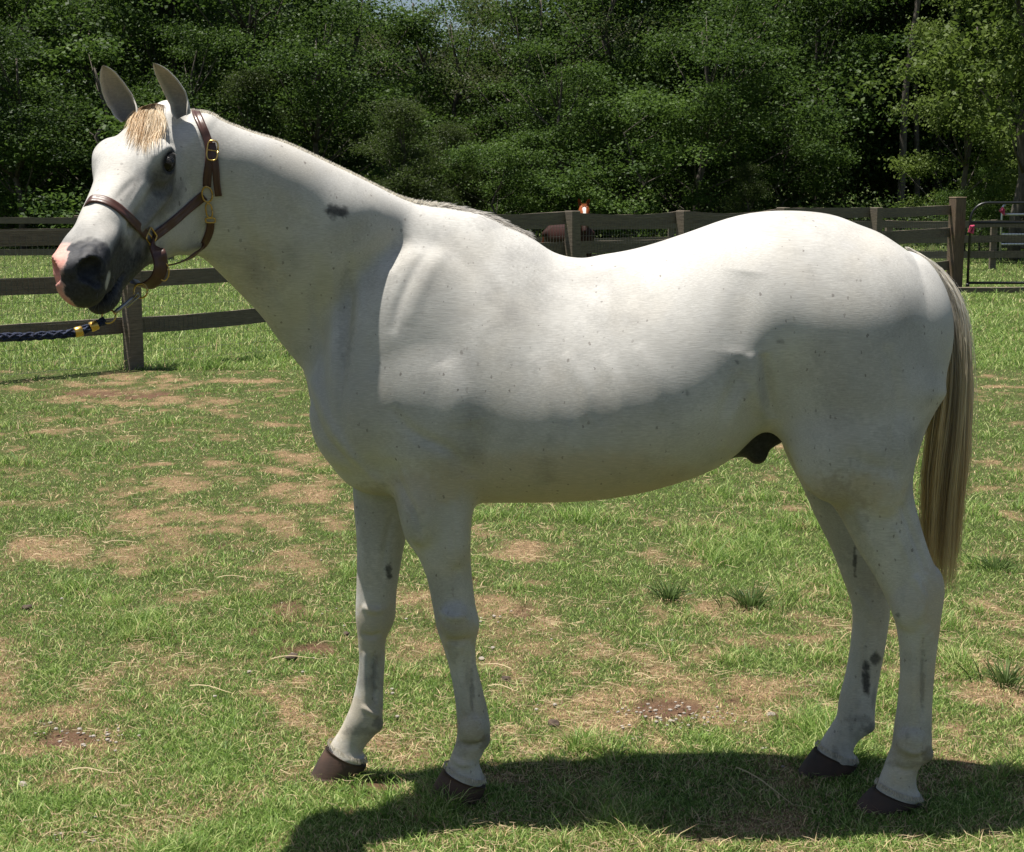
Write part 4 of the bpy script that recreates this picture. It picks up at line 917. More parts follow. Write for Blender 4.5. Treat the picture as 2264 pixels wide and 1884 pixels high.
for i, l in enumerate(longs):
    o = ribbons(np.array([l]), np.array([.0034]), np.tile(np.array([.50, .40, .24]), (1, 6, 1)), 'straw_stalk', bpy.data.materials['straw'], wn=np.tile(np.array([0, .8, .6]), (1, 6, 1)))
    tag(o, ['long dry stalk lying in the horse shadow between the fore and hind hooves', 'dry stalk lying behind the near foreleg knee', 'dry stalk on the turf left of the far foreleg forearm', 'pale stalk lying beside the bare soil at bottom left', 'dry stalk left of the far fore cannon', 'dry stalk lying right of the near fore fetlock',
            'dry stalk in the thin turf left of the far fore fetlock', 'short stalk on the turf below the middle of the belly', 'dry stalk in the worn turf far left under the neck', 'dry stalk touching the far foreleg knee from the left'][i], 'stalk', 'long straw stalks on the turf')
# pebbles and clods
def stone(loc, r, col, name, label, cat, grp):
    bm = bmesh.new(); bmesh.ops.create_icosphere(bm, subdivisions=3, radius=1); s_ = random.random() * 99
    for v in bm.verts:
        k = .75 + .55 * float(vnoise(v.co.x * 1.6 + s_, v.co.y * 1.6, 5, v.co.z * 1.6)); v.co = Vector((v.co.x * r * k * 1.25, v.co.y * r * k, v.co.z * r * k * .6))
    me = bpy.data.meshes.new(name); bm.to_mesh(me); bm.free(); me.materials.append(col); o = bpy.data.objects.new(name, me); COL.objects.link(o); o.location = (loc[0], loc[1], r * .35); o.rotation_euler = (0, 0, random.random() * 6); return tag(o, label, cat, grp)
def rock_mat(name, c1, c2):
    m = NM(name); n = m.noise(m.coord('Object'), 60, 5, .7); m.set(Base_Color=m.mix(m.ramp(n, [(.3, 0), (.7, 1)]), c1, c2), Roughness=.9); m.bump(n, .5, .004); return m.m
pale = rock_mat('pale_stone', (.20, .17, .14), (.42, .38, .33)); dkc = rock_mat('dark_clod', (.035, .024, .018), (.09, .06, .042))
for (px_, py_, r_, m_, lb) in ((1704, 1583, .012, pale, 'white pebble left of the far hind fetlock'), (1118, 1503, .013, dkc, 'grey stone right of the near fore cannon'), (1225, 1603, .016, dkc, 'dark clod right of the near fore fetlock'), (60, 1346, .017, dkc, 'dark clod at the left edge above the worn soil'), (50, 1738, .012, pale, 'pale stone at the far left of the foreground'),
                               (645, 1456, .018, dkc, 'flat dark clod left of the far fore cannon'), (765, 1404, .014, dkc, 'dark clod touching the far fore knee from the left'), (1065, 1458, .010, pale, 'small pale stone just right of the near fore knee')):
    stone(G(px_, py_), r_, m_, 'stone' if m_ is pale else 'clod', lb, 'stone' if m_ is pale else 'clod', None)
pv = MB()
for (cx, cy, sx, sy, k) in ((200, 1630, 60, 14, 34), (1500, 1590, 70, 14, 44), (1430, 1570, 30, 10, 14), (160, 1860, 60, 18, 12), (1580, 1590, 40, 10, 14), (620, 1360, 40, 10, 8), (1100, 1370, 40, 8, 8), (700, 1340, 300, 150, 40), (1400, 1500, 300, 120, 30)):
    for _ in range(k):
        p = G(cx + random.gauss(0, sx), cy + random.gauss(0, sy)); r_ = abs(random.gauss(.003, .0018)) + .0015
        bm = bmesh.new(); bmesh.ops.create_icosphere(bm, subdivisions=1, radius=r_)
        pv.add([(v.co.x * random.uniform(.9, 1.3) + p[0], v.co.y + p[1], v.co.z * .7 + .006) for v in bm.verts], [[v.index for v in f.verts] for f in bm.faces]); bm.free()
tag(pv.build('gravel', pale), 'scattered pale gravel in the bare soil patches', 'gravel', kind='stuff')

# ------------------------------------------------------------------ fences and gates
wood = NM('weathered_oak'); wc = wood.coord('Object', (1, 1, 1)); tcg = wood.node('ShaderNodeMapping'); tcg.inputs['Scale'].default_value = (1.2, 1.2, 14); wood.link(wc, tcg.inputs[0])
g_ = wood.noise(tcg.outputs[0], 7, 6, .7); g2_ = wood.noise(wc, 1.7, 4, .6)
wcol = wood.mix(wood.ramp(g_, [(.3, 0), (.7, 1)]), (.075, .060, .044), (.21, .172, .125)); wcol = wood.mix(wood.ramp(g2_, [(.45, 0), (.75, .6)]), wcol, (.12, .11, .085)); wood.set(Base_Color=wcol, Roughness=.85); wood.bump(g_, .5, .01)
wood2 = NM('treated_post'); wc = wood2.coord('Object', (9, 9, 1.0)); g_ = wood2.noise(wc, 6, 6, .7); wood2.set(Base_Color=wood2.mix(wood2.ramp(g_, [(.3, 0), (.7, 1)]), (.075, .050, .032), (.19, .135, .085)), Roughness=.85); wood2.bump(g_, .5, .008)
wire = NM('galvanised_wire').set(Base_Color=(.20, .205, .19), Metallic=.5, Roughness=.5)
blackp = NM('black_painted_steel').set(Base_Color=(.012, .013, .013), Roughness=.35)
galv = NM('galvanised_tube').set(Base_Color=(.62, .63, .64), Metallic=.75, Roughness=.35)
def board(A, B, h, th, sag=0.0, wav=0.0, n=10, seed=0):
    """one bowed plank from A to B"""
    A, B = np.array(A, float), np.array(B, float); d = B - A; L_ = np.linalg.norm(d[:2]); nrm = np.array([-d[1], d[0], 0]) / L_; rn_ = random.Random(seed); ph = rn_.uniform(0, 6); mb = MB(); V = []
    for i in range(n + 1):
        t = i / n; c = A + d * t; s = sag * 4 * t * (1 - t) + wav * math.sin(t * 5 + ph)
        c = c + nrm * wav * math.cos(t * 4 + ph)
        for (u, v) in ((-.5, -.5), (.5, -.5), (.5, .5), (-.5, .5)):
            V.append(c + nrm * u * th + np.array([0, 0, v * h - s + rn_.uniform(-.002, .002)]))
    F_ = [(i * 4 + j, i * 4 + (j + 1) % 4, (i + 1) * 4 + (j + 1) % 4, (i + 1) * 4 + j) for i in range(n) for j in range(4)] + [(3, 2, 1, 0), (n * 4, n * 4 + 1, n * 4 + 2, n * 4 + 3)]
    mb.add(V, F_); return mb
def mesh_wire(A, B, z0, z1, dx, dz, w_, off=0.0):
    A, B = np.array(A, float), np.array(B, float); d = B - A; L_ = np.linalg.norm(d); t_ = d / L_; nrm = np.array([-t_[1], t_[0], 0]); mb = MB(); o_ = nrm * off
    rn_ = random.Random(4)
    for k in range(int(round((z1 - z0) / dz)) + 1):
        z = z0 + k * dz; mb.tube([A + o_ + np.array([0, 0, z]) + d * q + np.array([0, 0, rn_.gauss(0, .002)]) for q in np.linspace(0, 1, 14)], w_, 3, False)
    for k in range(int(L_ / dx) + 1):
        p = A + t_ * k * dx + o_; mb.tube([p + np.array([0, 0, z0]), p + nrm * .002 + np.array([0, 0, (z0 + z1) / 2]), p + np.array([0, 0, z1])], w_, 3, False)
    return mb
PA = np.array([-3.42, 13.6, 0.]); PD = np.array([10.42, 10.4, 0.]); FL = np.linalg.norm(PD); tl_ = [-.56, -.42, -.28, -.14, 0, .13, .265, .396, .535, .68, .84, 1.0]
# the fence is straight; posts stand at these fractions of the run between the left post and the gate post
fence = empty('board_fence', tuple(PA)); tag(fence, 'weathered dark board fence with wire mesh running behind the grey horse', 'fence')
for i, t in enumerate(tl_[:-1]):
    p = PD * t; hh = 1.335 + (.02 if i % 2 else 0); m_ = MB(); m_.box((p[0], p[1], hh / 2 - .02), (.135, .135, hh + .04), Matrix.Rotation(R(45 + random.uniform(-4, 4)), 3, 'Z') @ Matrix.Rotation(R(random.uniform(-1, 1)), 3, 'X'), .006); m_.build('post', wood.m, fence)
nrmF = np.array([-PD[1], PD[0], 0]) / FL; ofs = nrmF * .085
for i in range(len(tl_) - 1):
    a, b = PD * tl_[i], PD * tl_[i + 1]
    for z, h_, sg in ((1.21 if i < 6 else 1.27, .145, .045 if i in (7, 8) else .012), (.80 if i < 6 else .92, .145, .01), (.40, .145, .012)):
        board(a + ofs + np.array([0, 0, z + random.uniform(-.01, .01)]), b + ofs + np.array([0, 0, z + random.uniform(-.01, .01)]), h_, .028, sg, .006, seed=i * 7 + int(z * 10)).build('rail', wood.m, fence)
mesh_wire(PD * tl_[0], PD * 1.0, .04, 1.22, .051, .1016, .0015, .066).build('wire_mesh', wire.m, fence)
GP = PA + PD; gp = empty('gate_post', tuple(GP)); tag(gp, 'thick square brown timber post between the board fence and the black gate', 'post')
m_ = MB(); m_.box((0, 0, .72), (.19, .19, 1.48), Matrix.Rotation(R(20), 3, 'Z'), .008); m_.build('post_shaft', wood2.m, gp)
m_ = MB(); m_.box((0, 0, 1.468), (.196, .196, .014), Matrix.Rotation(R(20), 3, 'Z'), .003); m_.build('post_top', NM('sawn_top').set(Base_Color=(.30, .22, .15), Roughness=.9).m, gp)
# black mesh gate
gt = empty('metal_gate', (float(GP[0] + .17), float(GP[1] - .15), 0)); tag(gt, 'black tubular gate with round corner and wire mesh right of the brown post', 'gate')
r_ = .26; zt, zb, gx = 1.385, .11, 3.4; arc = [(r_ - r_ * math.cos(a), -.05 * 0, zt - r_ + r_ * math.sin(a)) for a in np.linspace(0, math.pi / 2, 9)]
m_ = MB(); m_.tube([(0, 0, zb)] + arc + [(gx, 0, zt)], .021, 10); m_.tube([(gx, 0, zt), (gx, 0, zb - .03)], .021, 10); m_.tube([(0, 0, zb - .03), (0, 0, zb + .02)], .03, 10); m_.tube([(0, 0, zb + .03), (gx, 0, zb + .03)], .021, 10); m_.build('gate_frame', blackp.m, gt, True)
m_ = MB(); m_.tube([(0, 0, 1.08), (gx, 0, 1.08)], .018, 10); m_.build('middle_bar', blackp.m, gt, True)
m_ = MB()
for k in range(11): m_.tube([(.02, .0, zb + .05 + k * .09), (gx, .0, zb + .05 + k * .09)], .0022, 4, False)
for k in range(int(gx / .052)): m_.tube([(.03 + k * .052, 0, zb + .04), (.03 + k * .052, 0, 1.06)], .0018, 4, False)
m_.build('gate_mesh', blackp.m, gt)
m_ = MB(); m_.tube([(.05, -.02, 1.03), (.0, -.05, 1.02), (-.02, -.03, .94), (.03, -.03, .92), (.05, -.02, 1.0)], [.018, .028, .022, .026, .014], 7); m_.build('ribbon', NM('pink_tape').set(Base_Color=(.55, .06, .14), Roughness=.6).m, gt)
# timber sill under the gate
m_ = board((float(GP[0]) - .05, float(GP[1]) - .35, .045), (float(GP[0]) + 5, float(GP[1]) - .25, .04), .10, .14, 0, .015, seed=3); tag(m_.build('ground_timber', wood.m), 'long rough timber lying on the ground below the black gate', 'timber')
# galvanised gate behind
sg = empty('metal_gate', (float(W(2212, 540, 33)[0]), 33, 0)); tag(sg, 'silver tube gate standing behind the black gate at the right edge', 'gate')
m_ = MB(); m_.tube([(0, 0, .05), (0, 0, 1.20), (.06, 0, 1.27)], .026, 8); m_.build('upright', galv.m, sg, True)
for z in (1.05, .62, .41, .22):
    m_ = MB(); m_.tube([(0, -.02, z), (3.6, -.02, z)], .024, 8); m_.build('bar', galv.m, sg, True)
m_ = MB(); m_.tube([(0, -.05, 1.2), (-.04, -.05, 1.13), (.02, -.05, 1.05), (.03, -.05, 1.17)], [.03, .045, .04, .02], 6); m_.build('ribbon', bpy.data.materials['pink_tape'], sg)
# far fence along the wood and the cross fence seen over the back
def rail_fence(A, B, npost, zs, label, hh, hb=.14, w_=.12, grp=None):
    A, B = np.array(A, float), np.array(B, float); f = empty('rail_fence', tuple(A)); tag(f, label, 'fence')
    for i in range(npost):
        p = (B - A) * i / (npost - 1); m_ = MB(); m_.box((p[0], p[1], hh / 2), (w_, w_, hh), Matrix.Rotation(R(random.uniform(-5, 5)), 3, 'Z'), .005); m_.build('post', wood.m, f)
        if i < npost - 1:
            q = (B - A) * (i + 1) / (npost - 1); dd = (B - A) / np.linalg.norm(B - A); nn = np.array([-dd[1], dd[0], 0]) * -.075
            for z in zs: board(p + nn + np.array([0, 0, z + random.uniform(-.015, .015)]), q + nn + np.array([0, 0, z + random.uniform(-.015, .015)]), hb, .03, .01, .006, n=5, seed=i * 3 + int(z * 9)).build('rail', wood.m, f)
    return f
rail_fence((-14, 34.5, 0), (-1.5, 34.5, 0), 7, (.90, .55, .18), 'dark rail fence far behind the grey horse head on the left', 1.0)
rail_fence((-1.3, 29.0, 0), (11.9, 31.0, 0), 7, (.90, .60, .30), 'dark rail fence seen beyond the board fence over the horse back', .98)
rail_fence((12.1, 38.0, 0), (19.5, 38.0, 0), 4, (.98, .60, .22), 'grey rail fence far behind the two gates on the right', 1.1)

# ------------------------------------------------------------------ trees
bark = NM('bark'); bc = bark.coord('Object', (3, 3, .7)); bn = bark.noise(bc, 5, 6, .7); bark.set(Base_Color=bark.mix(bark.ramp(bn, [(.3, 0), (.7, 1)]), (.045, .038, .030), (.15, .13, .105)), Roughness=.95); bark.bump(bn, .8, .03)
def leaf_mat(name, trans=.45):
    m = NM(name); a = m.attr('leaf'); m.set(Base_Color=a.outputs['Color'], Roughness=.55); m.b.inputs['Specular IOR Level'].default_value = .22
    tr = m.node('ShaderNodeBsdfTranslucent'); mx = m.node('ShaderNodeMixShader'); mx.inputs[0].default_value = trans; m.link(m.mix(.35, a.outputs['Color'], (.08, .13, .02)), tr.inputs[0])
    m.link(m.b.outputs[0], mx.inputs[1]); m.link(tr.outputs[0], mx.inputs[2]); m.link(mx.outputs[0], m.n['Material Output'].inputs[0]); return m.m
leafm = leaf_mat('foliage')
def leaf_faces(C, nrm, size, rn, narrow=1.0):
    """pointed leaf quads around centres C"""
    n = len(C); a = rn.normal(size=(n, 3)); a -= nrm * (a * nrm).sum(1, keepdims=True); a /= np.linalg.norm(a, axis=1)[:, None]; b = np.cross(nrm, a); s = size[:, None]
    fold = nrm * s * .12
    V = np.stack([C - a * s * .5, C + b * s * .30 * narrow + fold, C + a * s * .5, C - b * s * .30 * narrow + fold], 1).reshape(-1, 3); k = np.arange(n) * 4
    return V, np.stack([k, k + 1, k + 2, k + 3], 1)
def crown_mesh(kind, seed):
    """leaves (V, F, colour) and limbs for a crown of height 1 unit box; real metres"""
    rn = np.random.default_rng(seed); rr = random.Random(seed); limbs = MB()
    P = {'broad': dict(H=9, r=2.6, z0=.12, n=210, per=125, cs=.46, ls=.105, col=((.017, .042, .009), (.080, .140, .028))), 'bushy': dict(H=4.2, r=1.9, z0=.02, n=120, per=120, cs=.34, ls=.085, col=((.024, .058, .012), (.105, .175, .035))),
         'yellow': dict(H=8.5, r=2.3, z0=.08, n=170, per=110, cs=.42, ls=.12, col=((.045, .080, .013), (.15, .205, .045))), 'sparse': dict(H=9.5, r=3.0, z0=.22, n=170, per=60, cs=.45, ls=.075, col=((.030, .042, .016), (.085, .095, .038))),
         'cedar': dict(H=5.2, r=1.9, z0=.0, n=260, per=95, cs=.26, ls=.075, col=((.024, .042, .012), (.070, .095, .028))), 'oak': dict(H=10.5, r=3.2, z0=.15, n=230, per=120, cs=.55, ls=.13, col=((.013, .032, .008), (.052, .095, .021)))}[kind]
    H, r0 = P['H'], P['r']; trunk = [np.array([0., 0, 0])]
    for i in range(1, 9): trunk.append(np.array([rr.gauss(0, .05) * i * .6, rr.gauss(0, .05) * i * .6, H * .88 * i / 8]))
    tr_r = .03 * H * .55; limbs.tube(trunk, [tr_r * (1 - .8 * i / 8) for i in range(9)], 9)
    Cn = []
    nb_ = max(1, P['n'] // 7)
    for _ in range(nb_):
        t = rr.random(); z = P['z0'] + (1 - P['z0']) * t
        if kind == 'cedar': R0 = r0 * (1 - z) ** .75 * 1.05
        else: R0 = r0 * math.sqrt(max(0, 1 - ((z - .52) / .53) ** 2)) * (.75 + .5 * float(vnoise(z * 4, seed, 9)))
        q = rr.random() ** (.38); an = rr.uniform(0, 2 * math.pi); R0 *= .75 + .5 * float(vnoise(np.cos(an) * 2 + 5, np.sin(an) * 2 + 5, seed, z * 5))
        c = np.array([math.cos(an) * R0 * q, math.sin(an) * R0 * q, z * H])
        for _k in range(7 if kind != 'cedar' else 9): Cn.append(c + np.array([rr.gauss(0, 1.25), rr.gauss(0, 1.25), rr.gauss(0, .45)]) * P['cs'])
        if rr.random() < .8:
            k = min(7, max(1, int((z - .12) * 8))); b0 = trunk[k]; md = (b0 + c) / 2 + np.array([0, 0, -.15]); limbs.tube([b0, md, c], [tr_r * .28, tr_r * .17, tr_r * .06], 5)
    Cn = np.array(Cn); Cl = []; Nn = []; Cc = []; Sz = []
    c1, c2 = np.array(P['col'][0]), np.array(P['col'][1])
    for i, c in enumerate(Cn):
        n = int(P['per'] * rr.uniform(.6, 1.4)); g = rn.normal(size=(n, 3)) * np.array([1, 1, .55]) * P['cs'] * rr.uniform(.5, .95)
        if kind == 'cedar': g[:, 2] -= .35 * np.linalg.norm(g[:, :2], axis=1)
        Cl.append(c + g); up = np.array([0, 0, 1.0]) * .9 + rn.normal(size=(n, 3)) * .75 + g * .6; Nn.append(up / np.linalg.norm(up, axis=1)[:, None])
        tone = rr.random() if i % 7 else rr.random(); q = np.clip(tone * .6 + rn.uniform(0, .55, n), 0, 1)[:, None]; Cc.append(c1 * (1 - q) + c2 * q); Sz.append(P['ls'] * rn.uniform(.6, 1.4, n))
    C = np.concatenate(Cl); keep = C[:, 2] > .05; V, F = leaf_faces(C[keep], np.concatenate(Nn)[keep], np.concatenate(Sz)[keep], rn, .7 if kind == 'cedar' else 1.15)
    return V, F, np.repeat(np.concatenate(Cc)[keep], 4, 0), limbs, H
protos = {}
def tree_proto(kind, seed):
    V, F, C, limbs, H = crown_mesh(kind, seed)
    me = mesh_obj('crown', V, F, leafm, None, False, {'leaf': C}); tk = limbs.build('trunk', bark.m, None, True); ml, mt = me.data, tk.data
    bpy.data.objects.remove(me); bpy.data.objects.remove(tk); return ml, mt, H
for kd in ('broad', 'bushy', 'yellow', 'sparse', 'cedar', 'oak'):
    for s_ in range(2 if kd in ('broad', 'bushy', 'oak') else 1): protos.setdefault(kd, []).append(tree_proto(kd, 100 + 17 * s_ + len(kd)))
names = {'broad': 'broadleaf_tree', 'bushy': 'bushy_tree', 'yellow': 'pale_tree', 'sparse': 'sparse_tree', 'cedar': 'cedar_tree', 'oak': 'oak_tree'}
def plant_tree(kind, px_, Y, height, label, seed, width=1.0, zoff=0.0):
    ml, mt, H = protos[kind][seed % len(protos[kind])]; X = (px_ - 1132) / FP * (Y * 1.0)
    root = empty(names[kind], (X, Y, zoff), seed * 1.7); tag(root, label, 'tree', 'trees along the wood edge'); s_ = height / H; root.scale = (s_ * width, s_ * width, s_)
    for nm, me in (('crown', ml), ('trunk', mt)):
        o = bpy.data.objects.new(nm, me); COL.objects.link(o); o.parent = root
    return root
# (kind, photo x, distance, height, label, width)
TREES = [
 ('yellow', 2235, 34.0, 8.6, 'tall yellow-green tree filling the top right corner behind the gates', 1.05), ('yellow', 2120, 38.5, 6.4, 'yellow-green tree behind the brown gate post', .85), ('bushy', 2160, 36.0, 2.0, 'low leafy bush just behind the black gate', .8),
 ('cedar', 880, 38.5, 3.75, 'broad olive-green cedar in front of the wood behind the middle of the neck', 1.25), ('cedar', 1000, 41, 3.3, 'smaller dark cedar right of the broad cedar behind the withers', 1.0), ('cedar', 1650, 39, 2.2, 'low dark cedar behind the fence above the croup', 1.1), ('cedar', 560, 40, 4.6, 'dark cedar behind the crest just right of the ears', .9),
 ('oak', 60, 40, 5.6, 'round bushy tree at the left edge of the wood', 1.2), ('bushy', 260, 40, 5.3, 'bushy tree behind the grey horse ears', 1.2), ('broad', 450, 42, 6.0, 'mid-height leafy tree behind the crest just right of the halter crown', 1.0), ('broad', 700, 42, 6.4, 'bright leafy tree behind the middle of the neck crest, left of the broad cedar', 1.1), ('bushy', 1100, 39.5, 2.7, 'bushy tree behind the fence left of the chestnut head', 1.1),
 ('broad', 1245, 41, 5.4, 'bushy green tree above the chestnut head', 1.15), ('bushy', 1400, 39.5, 3.9, 'bushy tree right of the chestnut head', 1.15), ('broad', 1540, 41.5, 6.6, 'bushy tree behind the fence post over the loin', 1.1), ('bushy', 1720, 44.5, 3.6, 'dark bushy tree above the top of the croup', 1.0),
 ('broad', 30, 44, 8.6, 'tall dark tree in the top left corner', 1.1), ('broad', 210, 45, 9.4, 'tall dark tree above the far ear', 1.1), ('oak', 400, 47, 10.0, 'wide dark tree above the halter crown strap', 1.0), ('broad', 560, 45, 9.2, 'tall dark tree above the front half of the neck crest', 1.1), ('broad', 800, 46, 7.7, 'tall green tree rising just left of the first sky gap', 1.25), ('sparse', 930, 50, 8.5, 'thin-crowned greyish tree below the first sky gap', 1.0),
 ('broad', 1010, 47, 7.4, 'green tree under the first sky gap above the withers', 1.1), ('sparse', 1180, 44.5, 7.9, 'grey sparse tree with bare limbs below the central sky gap', 1.1), ('broad', 1340, 46, 9.0, 'tall green tree above the middle of the back', 1.1), ('oak', 1500, 48, 10.4, 'wide dark tree above the loin', 1.0), ('broad', 1620, 46, 9.6, 'tall dark tree above the front of the croup', 1.1),
 ('oak', 1800, 52, 11, 'wide shaded tree above the croup', 1.1), ('oak', 1960, 51, 11, 'shaded tree with pale trunk left of the yellow-green tree', 1.0), ('broad', 2060, 50, 10.5, 'dark tree behind the brown gate post', 1.0), ('oak', 2260, 48, 11, 'dark tree behind the yellow-green tree', 1.1),
 ('oak', 110, 54, 11.5, 'back-row dark tree between the two top left trees', 1.2), ('oak', 330, 56, 12, 'back-row dark tree behind both ears', 1.2), ('oak', 620, 57, 11, 'back-row dark tree above the middle of the neck crest', 1.1), ('broad', 860, 60, 8.8, 'back-row tree just under the first sky gap', 1.3), ('broad', 1100, 60, 8.5, 'back-row tree behind the sparse grey tree', 1.4), ('oak', 1300, 58, 11.5, 'back-row dark tree above the barrel', 1.1),
 ('oak', 1560, 60, 12.5, 'back-row dark tree between the loin and croup trees', 1.2), ('oak', 1850, 60, 13, 'back-row dark tree above the tail head', 1.2), ('oak', 2130, 60, 13, 'back-row dark tree behind the gates', 1.2), ('oak', -120, 50, 11, 'dark tree cut by the left edge', 1.2), ('oak', 2420, 50, 12, 'dark tree beyond the right edge', 1.2)]
for i, (kd, px_, Y_, h_, lb, wd_) in enumerate(TREES): plant_tree(kd, px_, Y_, h_, lb, i, wd_)
# pale trunks in the shaded gap
for (px_, Y_, r_, h_, lean, lb) in ((1978, 46, .13, 9, .25, 'pale tree trunk standing in the dark gap left of the gate post'), (2015, 48, .10, 9, -.2, 'thinner dim trunk right of the pale trunk in the gap'), (2255, 40, .12, 9, .1, 'grey trunk at the right edge below the yellow-green leaves')):
    r0 = empty('forest_tree', ((px_ - 1132) / FP * Y_, Y_, 0)); tag(r0, lb, 'tree'); m_ = MB(); m_.tube([(lean * q * q * 2 + .05 * math.sin(q * 9), 0, h_ * q) for q in np.linspace(0, 1, 9)], [r_ * (1 - .55 * q) for q in np.linspace(0, 1, 9)], 10); m_.build('trunk', bark.m, r0, True)
    V, F, C, lb_, H = crown_mesh('sparse', 300 + px_); V[:, 2] = V[:, 2] * .35 + h_ * .72; mesh_obj('crown', V, F, leafm, r0, False, {'leaf': C})
# distant mass of the wood and undergrowth
rn = np.random.default_rng(77); N = 150000; X_ = rn.uniform(-36, 36, N); Y_ = rn.uniform(60, 70, N); top = 8.2 + 5.5 * fbm(X_ * .13 + 3, X_ * 0 + 1, 8, 3) - 3.2 * np.exp(-((X_ + 4.0) / 5) ** 2) - 2.2 * np.exp(-((X_ - .6) / 2.5) ** 2); Z_ = rn.uniform(0, 1, N) ** .85 * top
nn = rn.normal(size=(N, 3)) + np.array([0, -.3, .8]); nn /= np.linalg.norm(nn, axis=1)[:, None]; V, F = leaf_faces(np.stack([X_, Y_, Z_], 1), nn, rn.uniform(.2, .42, N), rn, 1.2); q = rn.uniform(0, 1, N)[:, None]
o = mesh_obj('woodland', V, F, leafm, None, False, {'leaf': np.repeat(np.array([.012, .026, .007]) * (1 - q) + np.array([.032, .060, .014]) * q, 4, 0)}); tag(o, 'dense dark wood filling the background behind the trees', 'wood', kind='stuff')
N = 60000; X_ = rn.uniform(-24, 24, N); Y_ = rn.uniform(40.5, 48, N); Z_ = rn.uniform(0, 1, N) ** 1.3 * (.7 + 1.3 * fbm(X_ * .5, Y_ * .5, 18, 3)); nn = rn.normal(size=(N, 3)) + np.array([0, -.2, 1.0]); nn /= np.linalg.norm(nn, axis=1)[:, None]
V, F = leaf_faces(np.stack([X_, Y_, Z_], 1), nn, rn.uniform(.06, .14, N), rn, 1.1); q = rn.uniform(0, 1, N)[:, None]
o = mesh_obj('undergrowth', V, F, leafm, None, False, {'leaf': np.repeat(np.array([.020, .045, .010]) * (1 - q) + np.array([.070, .115, .025]) * q, 4, 0)}); tag(o, 'low dark undergrowth along the foot of the wood', 'undergrowth', kind='stuff')

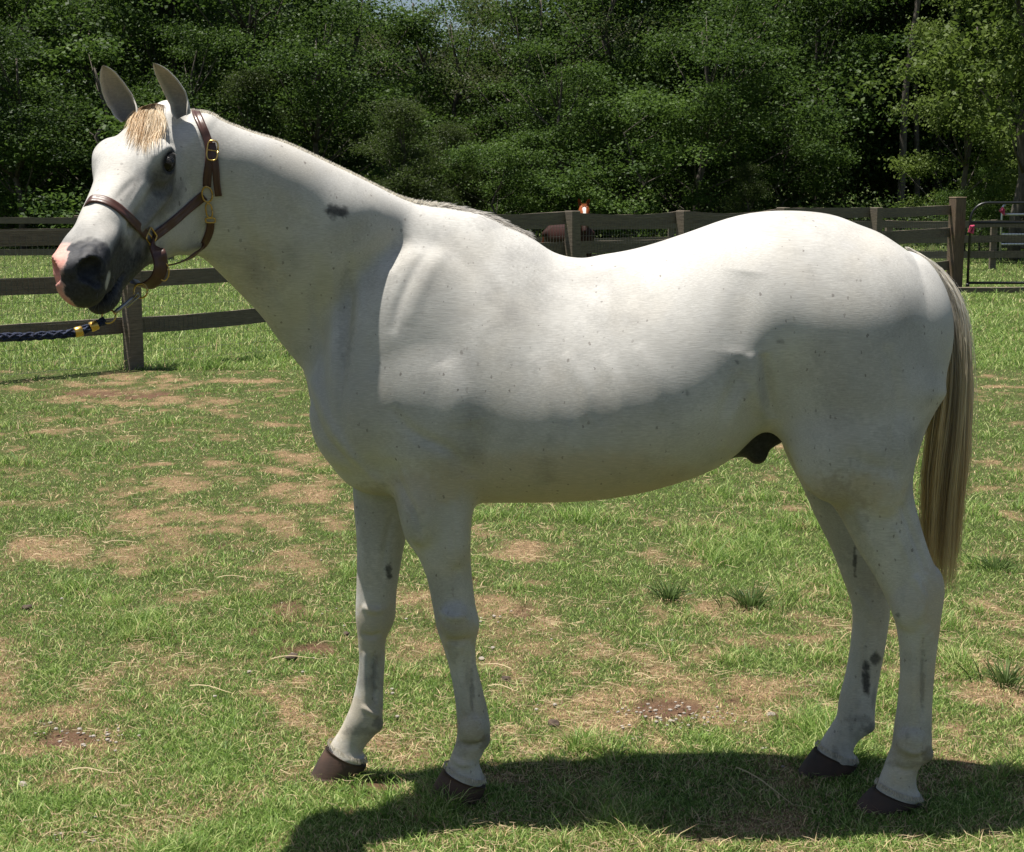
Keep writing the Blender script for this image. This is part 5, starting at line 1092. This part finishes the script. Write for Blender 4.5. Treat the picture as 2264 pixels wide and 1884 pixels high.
# ------------------------------------------------------------------ chestnut horse beyond the fence
def chestnut():
    o0 = np.array([W(1290, 500, 26.5)[0], 26.5, 0.0]); P = []
    def pt(x, y, z): return o0 + np.array([x, y, z])
    def T_(rows, k=.05, L=(0, -1, 0)): return Tube([list(pt(*r[:3])) + [r[3], r[4], 0] for r in rows], L=L, k=k, n=2)
    P.append(T_([(-.52, .98, .78, .18, .14), (-.46, .86, .78, .22, .20), (-.32, .58, .76, .22, .22), (-.12, .22, .77, .22, .20), (.0, .02, .78, .20, .16)]))
    P.append(T_([(-.06, .06, .88, .18, .13), (.0, -.06, 1.10, .14, .10), (.0, -.14, 1.20, .11, .08)], L=(1, 0, 0)))
    P.append(T_([(.0, -.12, 1.25, .09, .085), (.0, -.22, 1.20, .10, .10), (.0, -.36, 1.06, .075, .06), (.0, -.46, .94, .06, .055), (.0, -.50, .89, .05, .05)], L=(1, 0, 0), k=.03))
    for x, y in ((.10, .02), (-.12, -.02)): P.append(T_([(x, y, .82, .11, .08), (x, y, .62, .06, .055), (x, y, .46, .05, .045), (x, y, .25, .032, .03), (x - .0, y - .03, .12, .04, .035), (x, y - .05, .02, .05, .05)]))
    for x, y in ((-.56, .76), (-.36, .90)): P.append(T_([(x, y, .82, .16, .10), (x + .03, y, .70, .09, .07), (x - .05, y, .52, .055, .045), (x - .02, y, .28, .036, .03), (x, y, .12, .04, .035), (x + .03, y, .02, .05, .05)]))
    root = empty('horse', tuple(o0)); tag(root, 'chestnut horse with a white blaze looking over the far side of the board fence', 'horse')
    V, F = mesh_field(P, .018); d = V - o0; blaze = (np.abs(d[:, 0]) < .028 + .01 * np.sin(d[:, 2] * 30)) & (d[:, 1] < -.2) & (d[:, 2] < 1.33) & (d[:, 2] > 1.10); low = sstep(.35, .25, d[:, 2])
    c = np.where(((d[:, 1] < -.05) & (d[:, 2] > 1.12))[:, None], np.array([.26, .070, .020]), np.array([.030, .012, .009])) * (.8 + .4 * fbm(V[:, 0] * 6, V[:, 2] * 6, 2, 3))[:, None]; c[blaze] = (.78, .74, .70); c = c * (1 - low[:, None] * .6)  # body much darker than the head: its shade is put into the colour
    cm = NM('chestnut_coat'); cm.set(Base_Color=cm.attr('coat').outputs['Color'], Roughness=.6); cm.b.inputs['Specular IOR Level'].default_value = .15; mesh_faces = [tuple(map(int, f)) for f in F]; Vs = [V - o0]; Cs = [c]; nV = len(V)
    for s_ in (-1, 1):
        eV, eF, inn, _ = ear_mesh(pt(.055 * s_, -.13, 1.30), pt(.095 * s_, -.13, 1.43), (.3 * s_, -1, .1), .034, 0); Vs.append(eV - o0); Cs.append(np.tile([.27, .08, .025], (len(eV), 1)) * (1 - .5 * inn)[:, None]); mesh_faces += [tuple(int(i) + nV for i in f) for f in eF]; nV += len(eV)
    mesh_obj('body', np.concatenate(Vs), mesh_faces, cm.m, root, True, {'coat': np.concatenate(Cs)})
    P_ = []
    for k in range(160):
        s0 = np.array([random.gauss(0, .02), -.15, 1.345]); e_ = np.array([random.gauss(0, .035), -.27, 1.22 + random.uniform(0, .06)]); P_.append([s0 * (1 - q) + e_ * q + np.array([0, -.03 * math.sin(q * 3), 0]) for q in np.linspace(0, 1, 5)])
    ribbons(np.array(P_), np.full(160, .006), np.tile(np.array([.30, .10, .03]), (160, 5, 1)), 'forelock', bpy.data.materials['mane_hair'], root)
    P_ = []
    for k in range(200):
        s0 = np.array([-.58, 1.10, .90]); P_.append([s0 + np.array([-.10 * min(1, q * 2) + random.gauss(0, .02) * q, random.gauss(0, .03) * q, -.75 * q * q - .05 * q]) for q in np.linspace(0, 1, 6)])
    ribbons(np.array(P_), np.full(200, .008), np.tile(np.array([.20, .06, .02]), (200, 6, 1)), 'tail', bpy.data.materials['mane_hair'], root)
    bm = bmesh.new()
    for s_ in (-1, 1):
        bmesh.ops.create_uvsphere(bm, u_segments=10, v_segments=8, radius=.02); 
    bm.free()
    for s_ in (-1, 1):
        bm = bmesh.new(); bmesh.ops.create_uvsphere(bm, u_segments=12, v_segments=8, radius=.021); me = bpy.data.meshes.new('eye'); bm.to_mesh(me); bm.free(); me.materials.append(bpy.data.materials['horse_eye']); e = bpy.data.objects.new('eye', me); COL.objects.link(e); e.parent = root; e.location = (.088 * s_, -.24, 1.20)
chestnut()
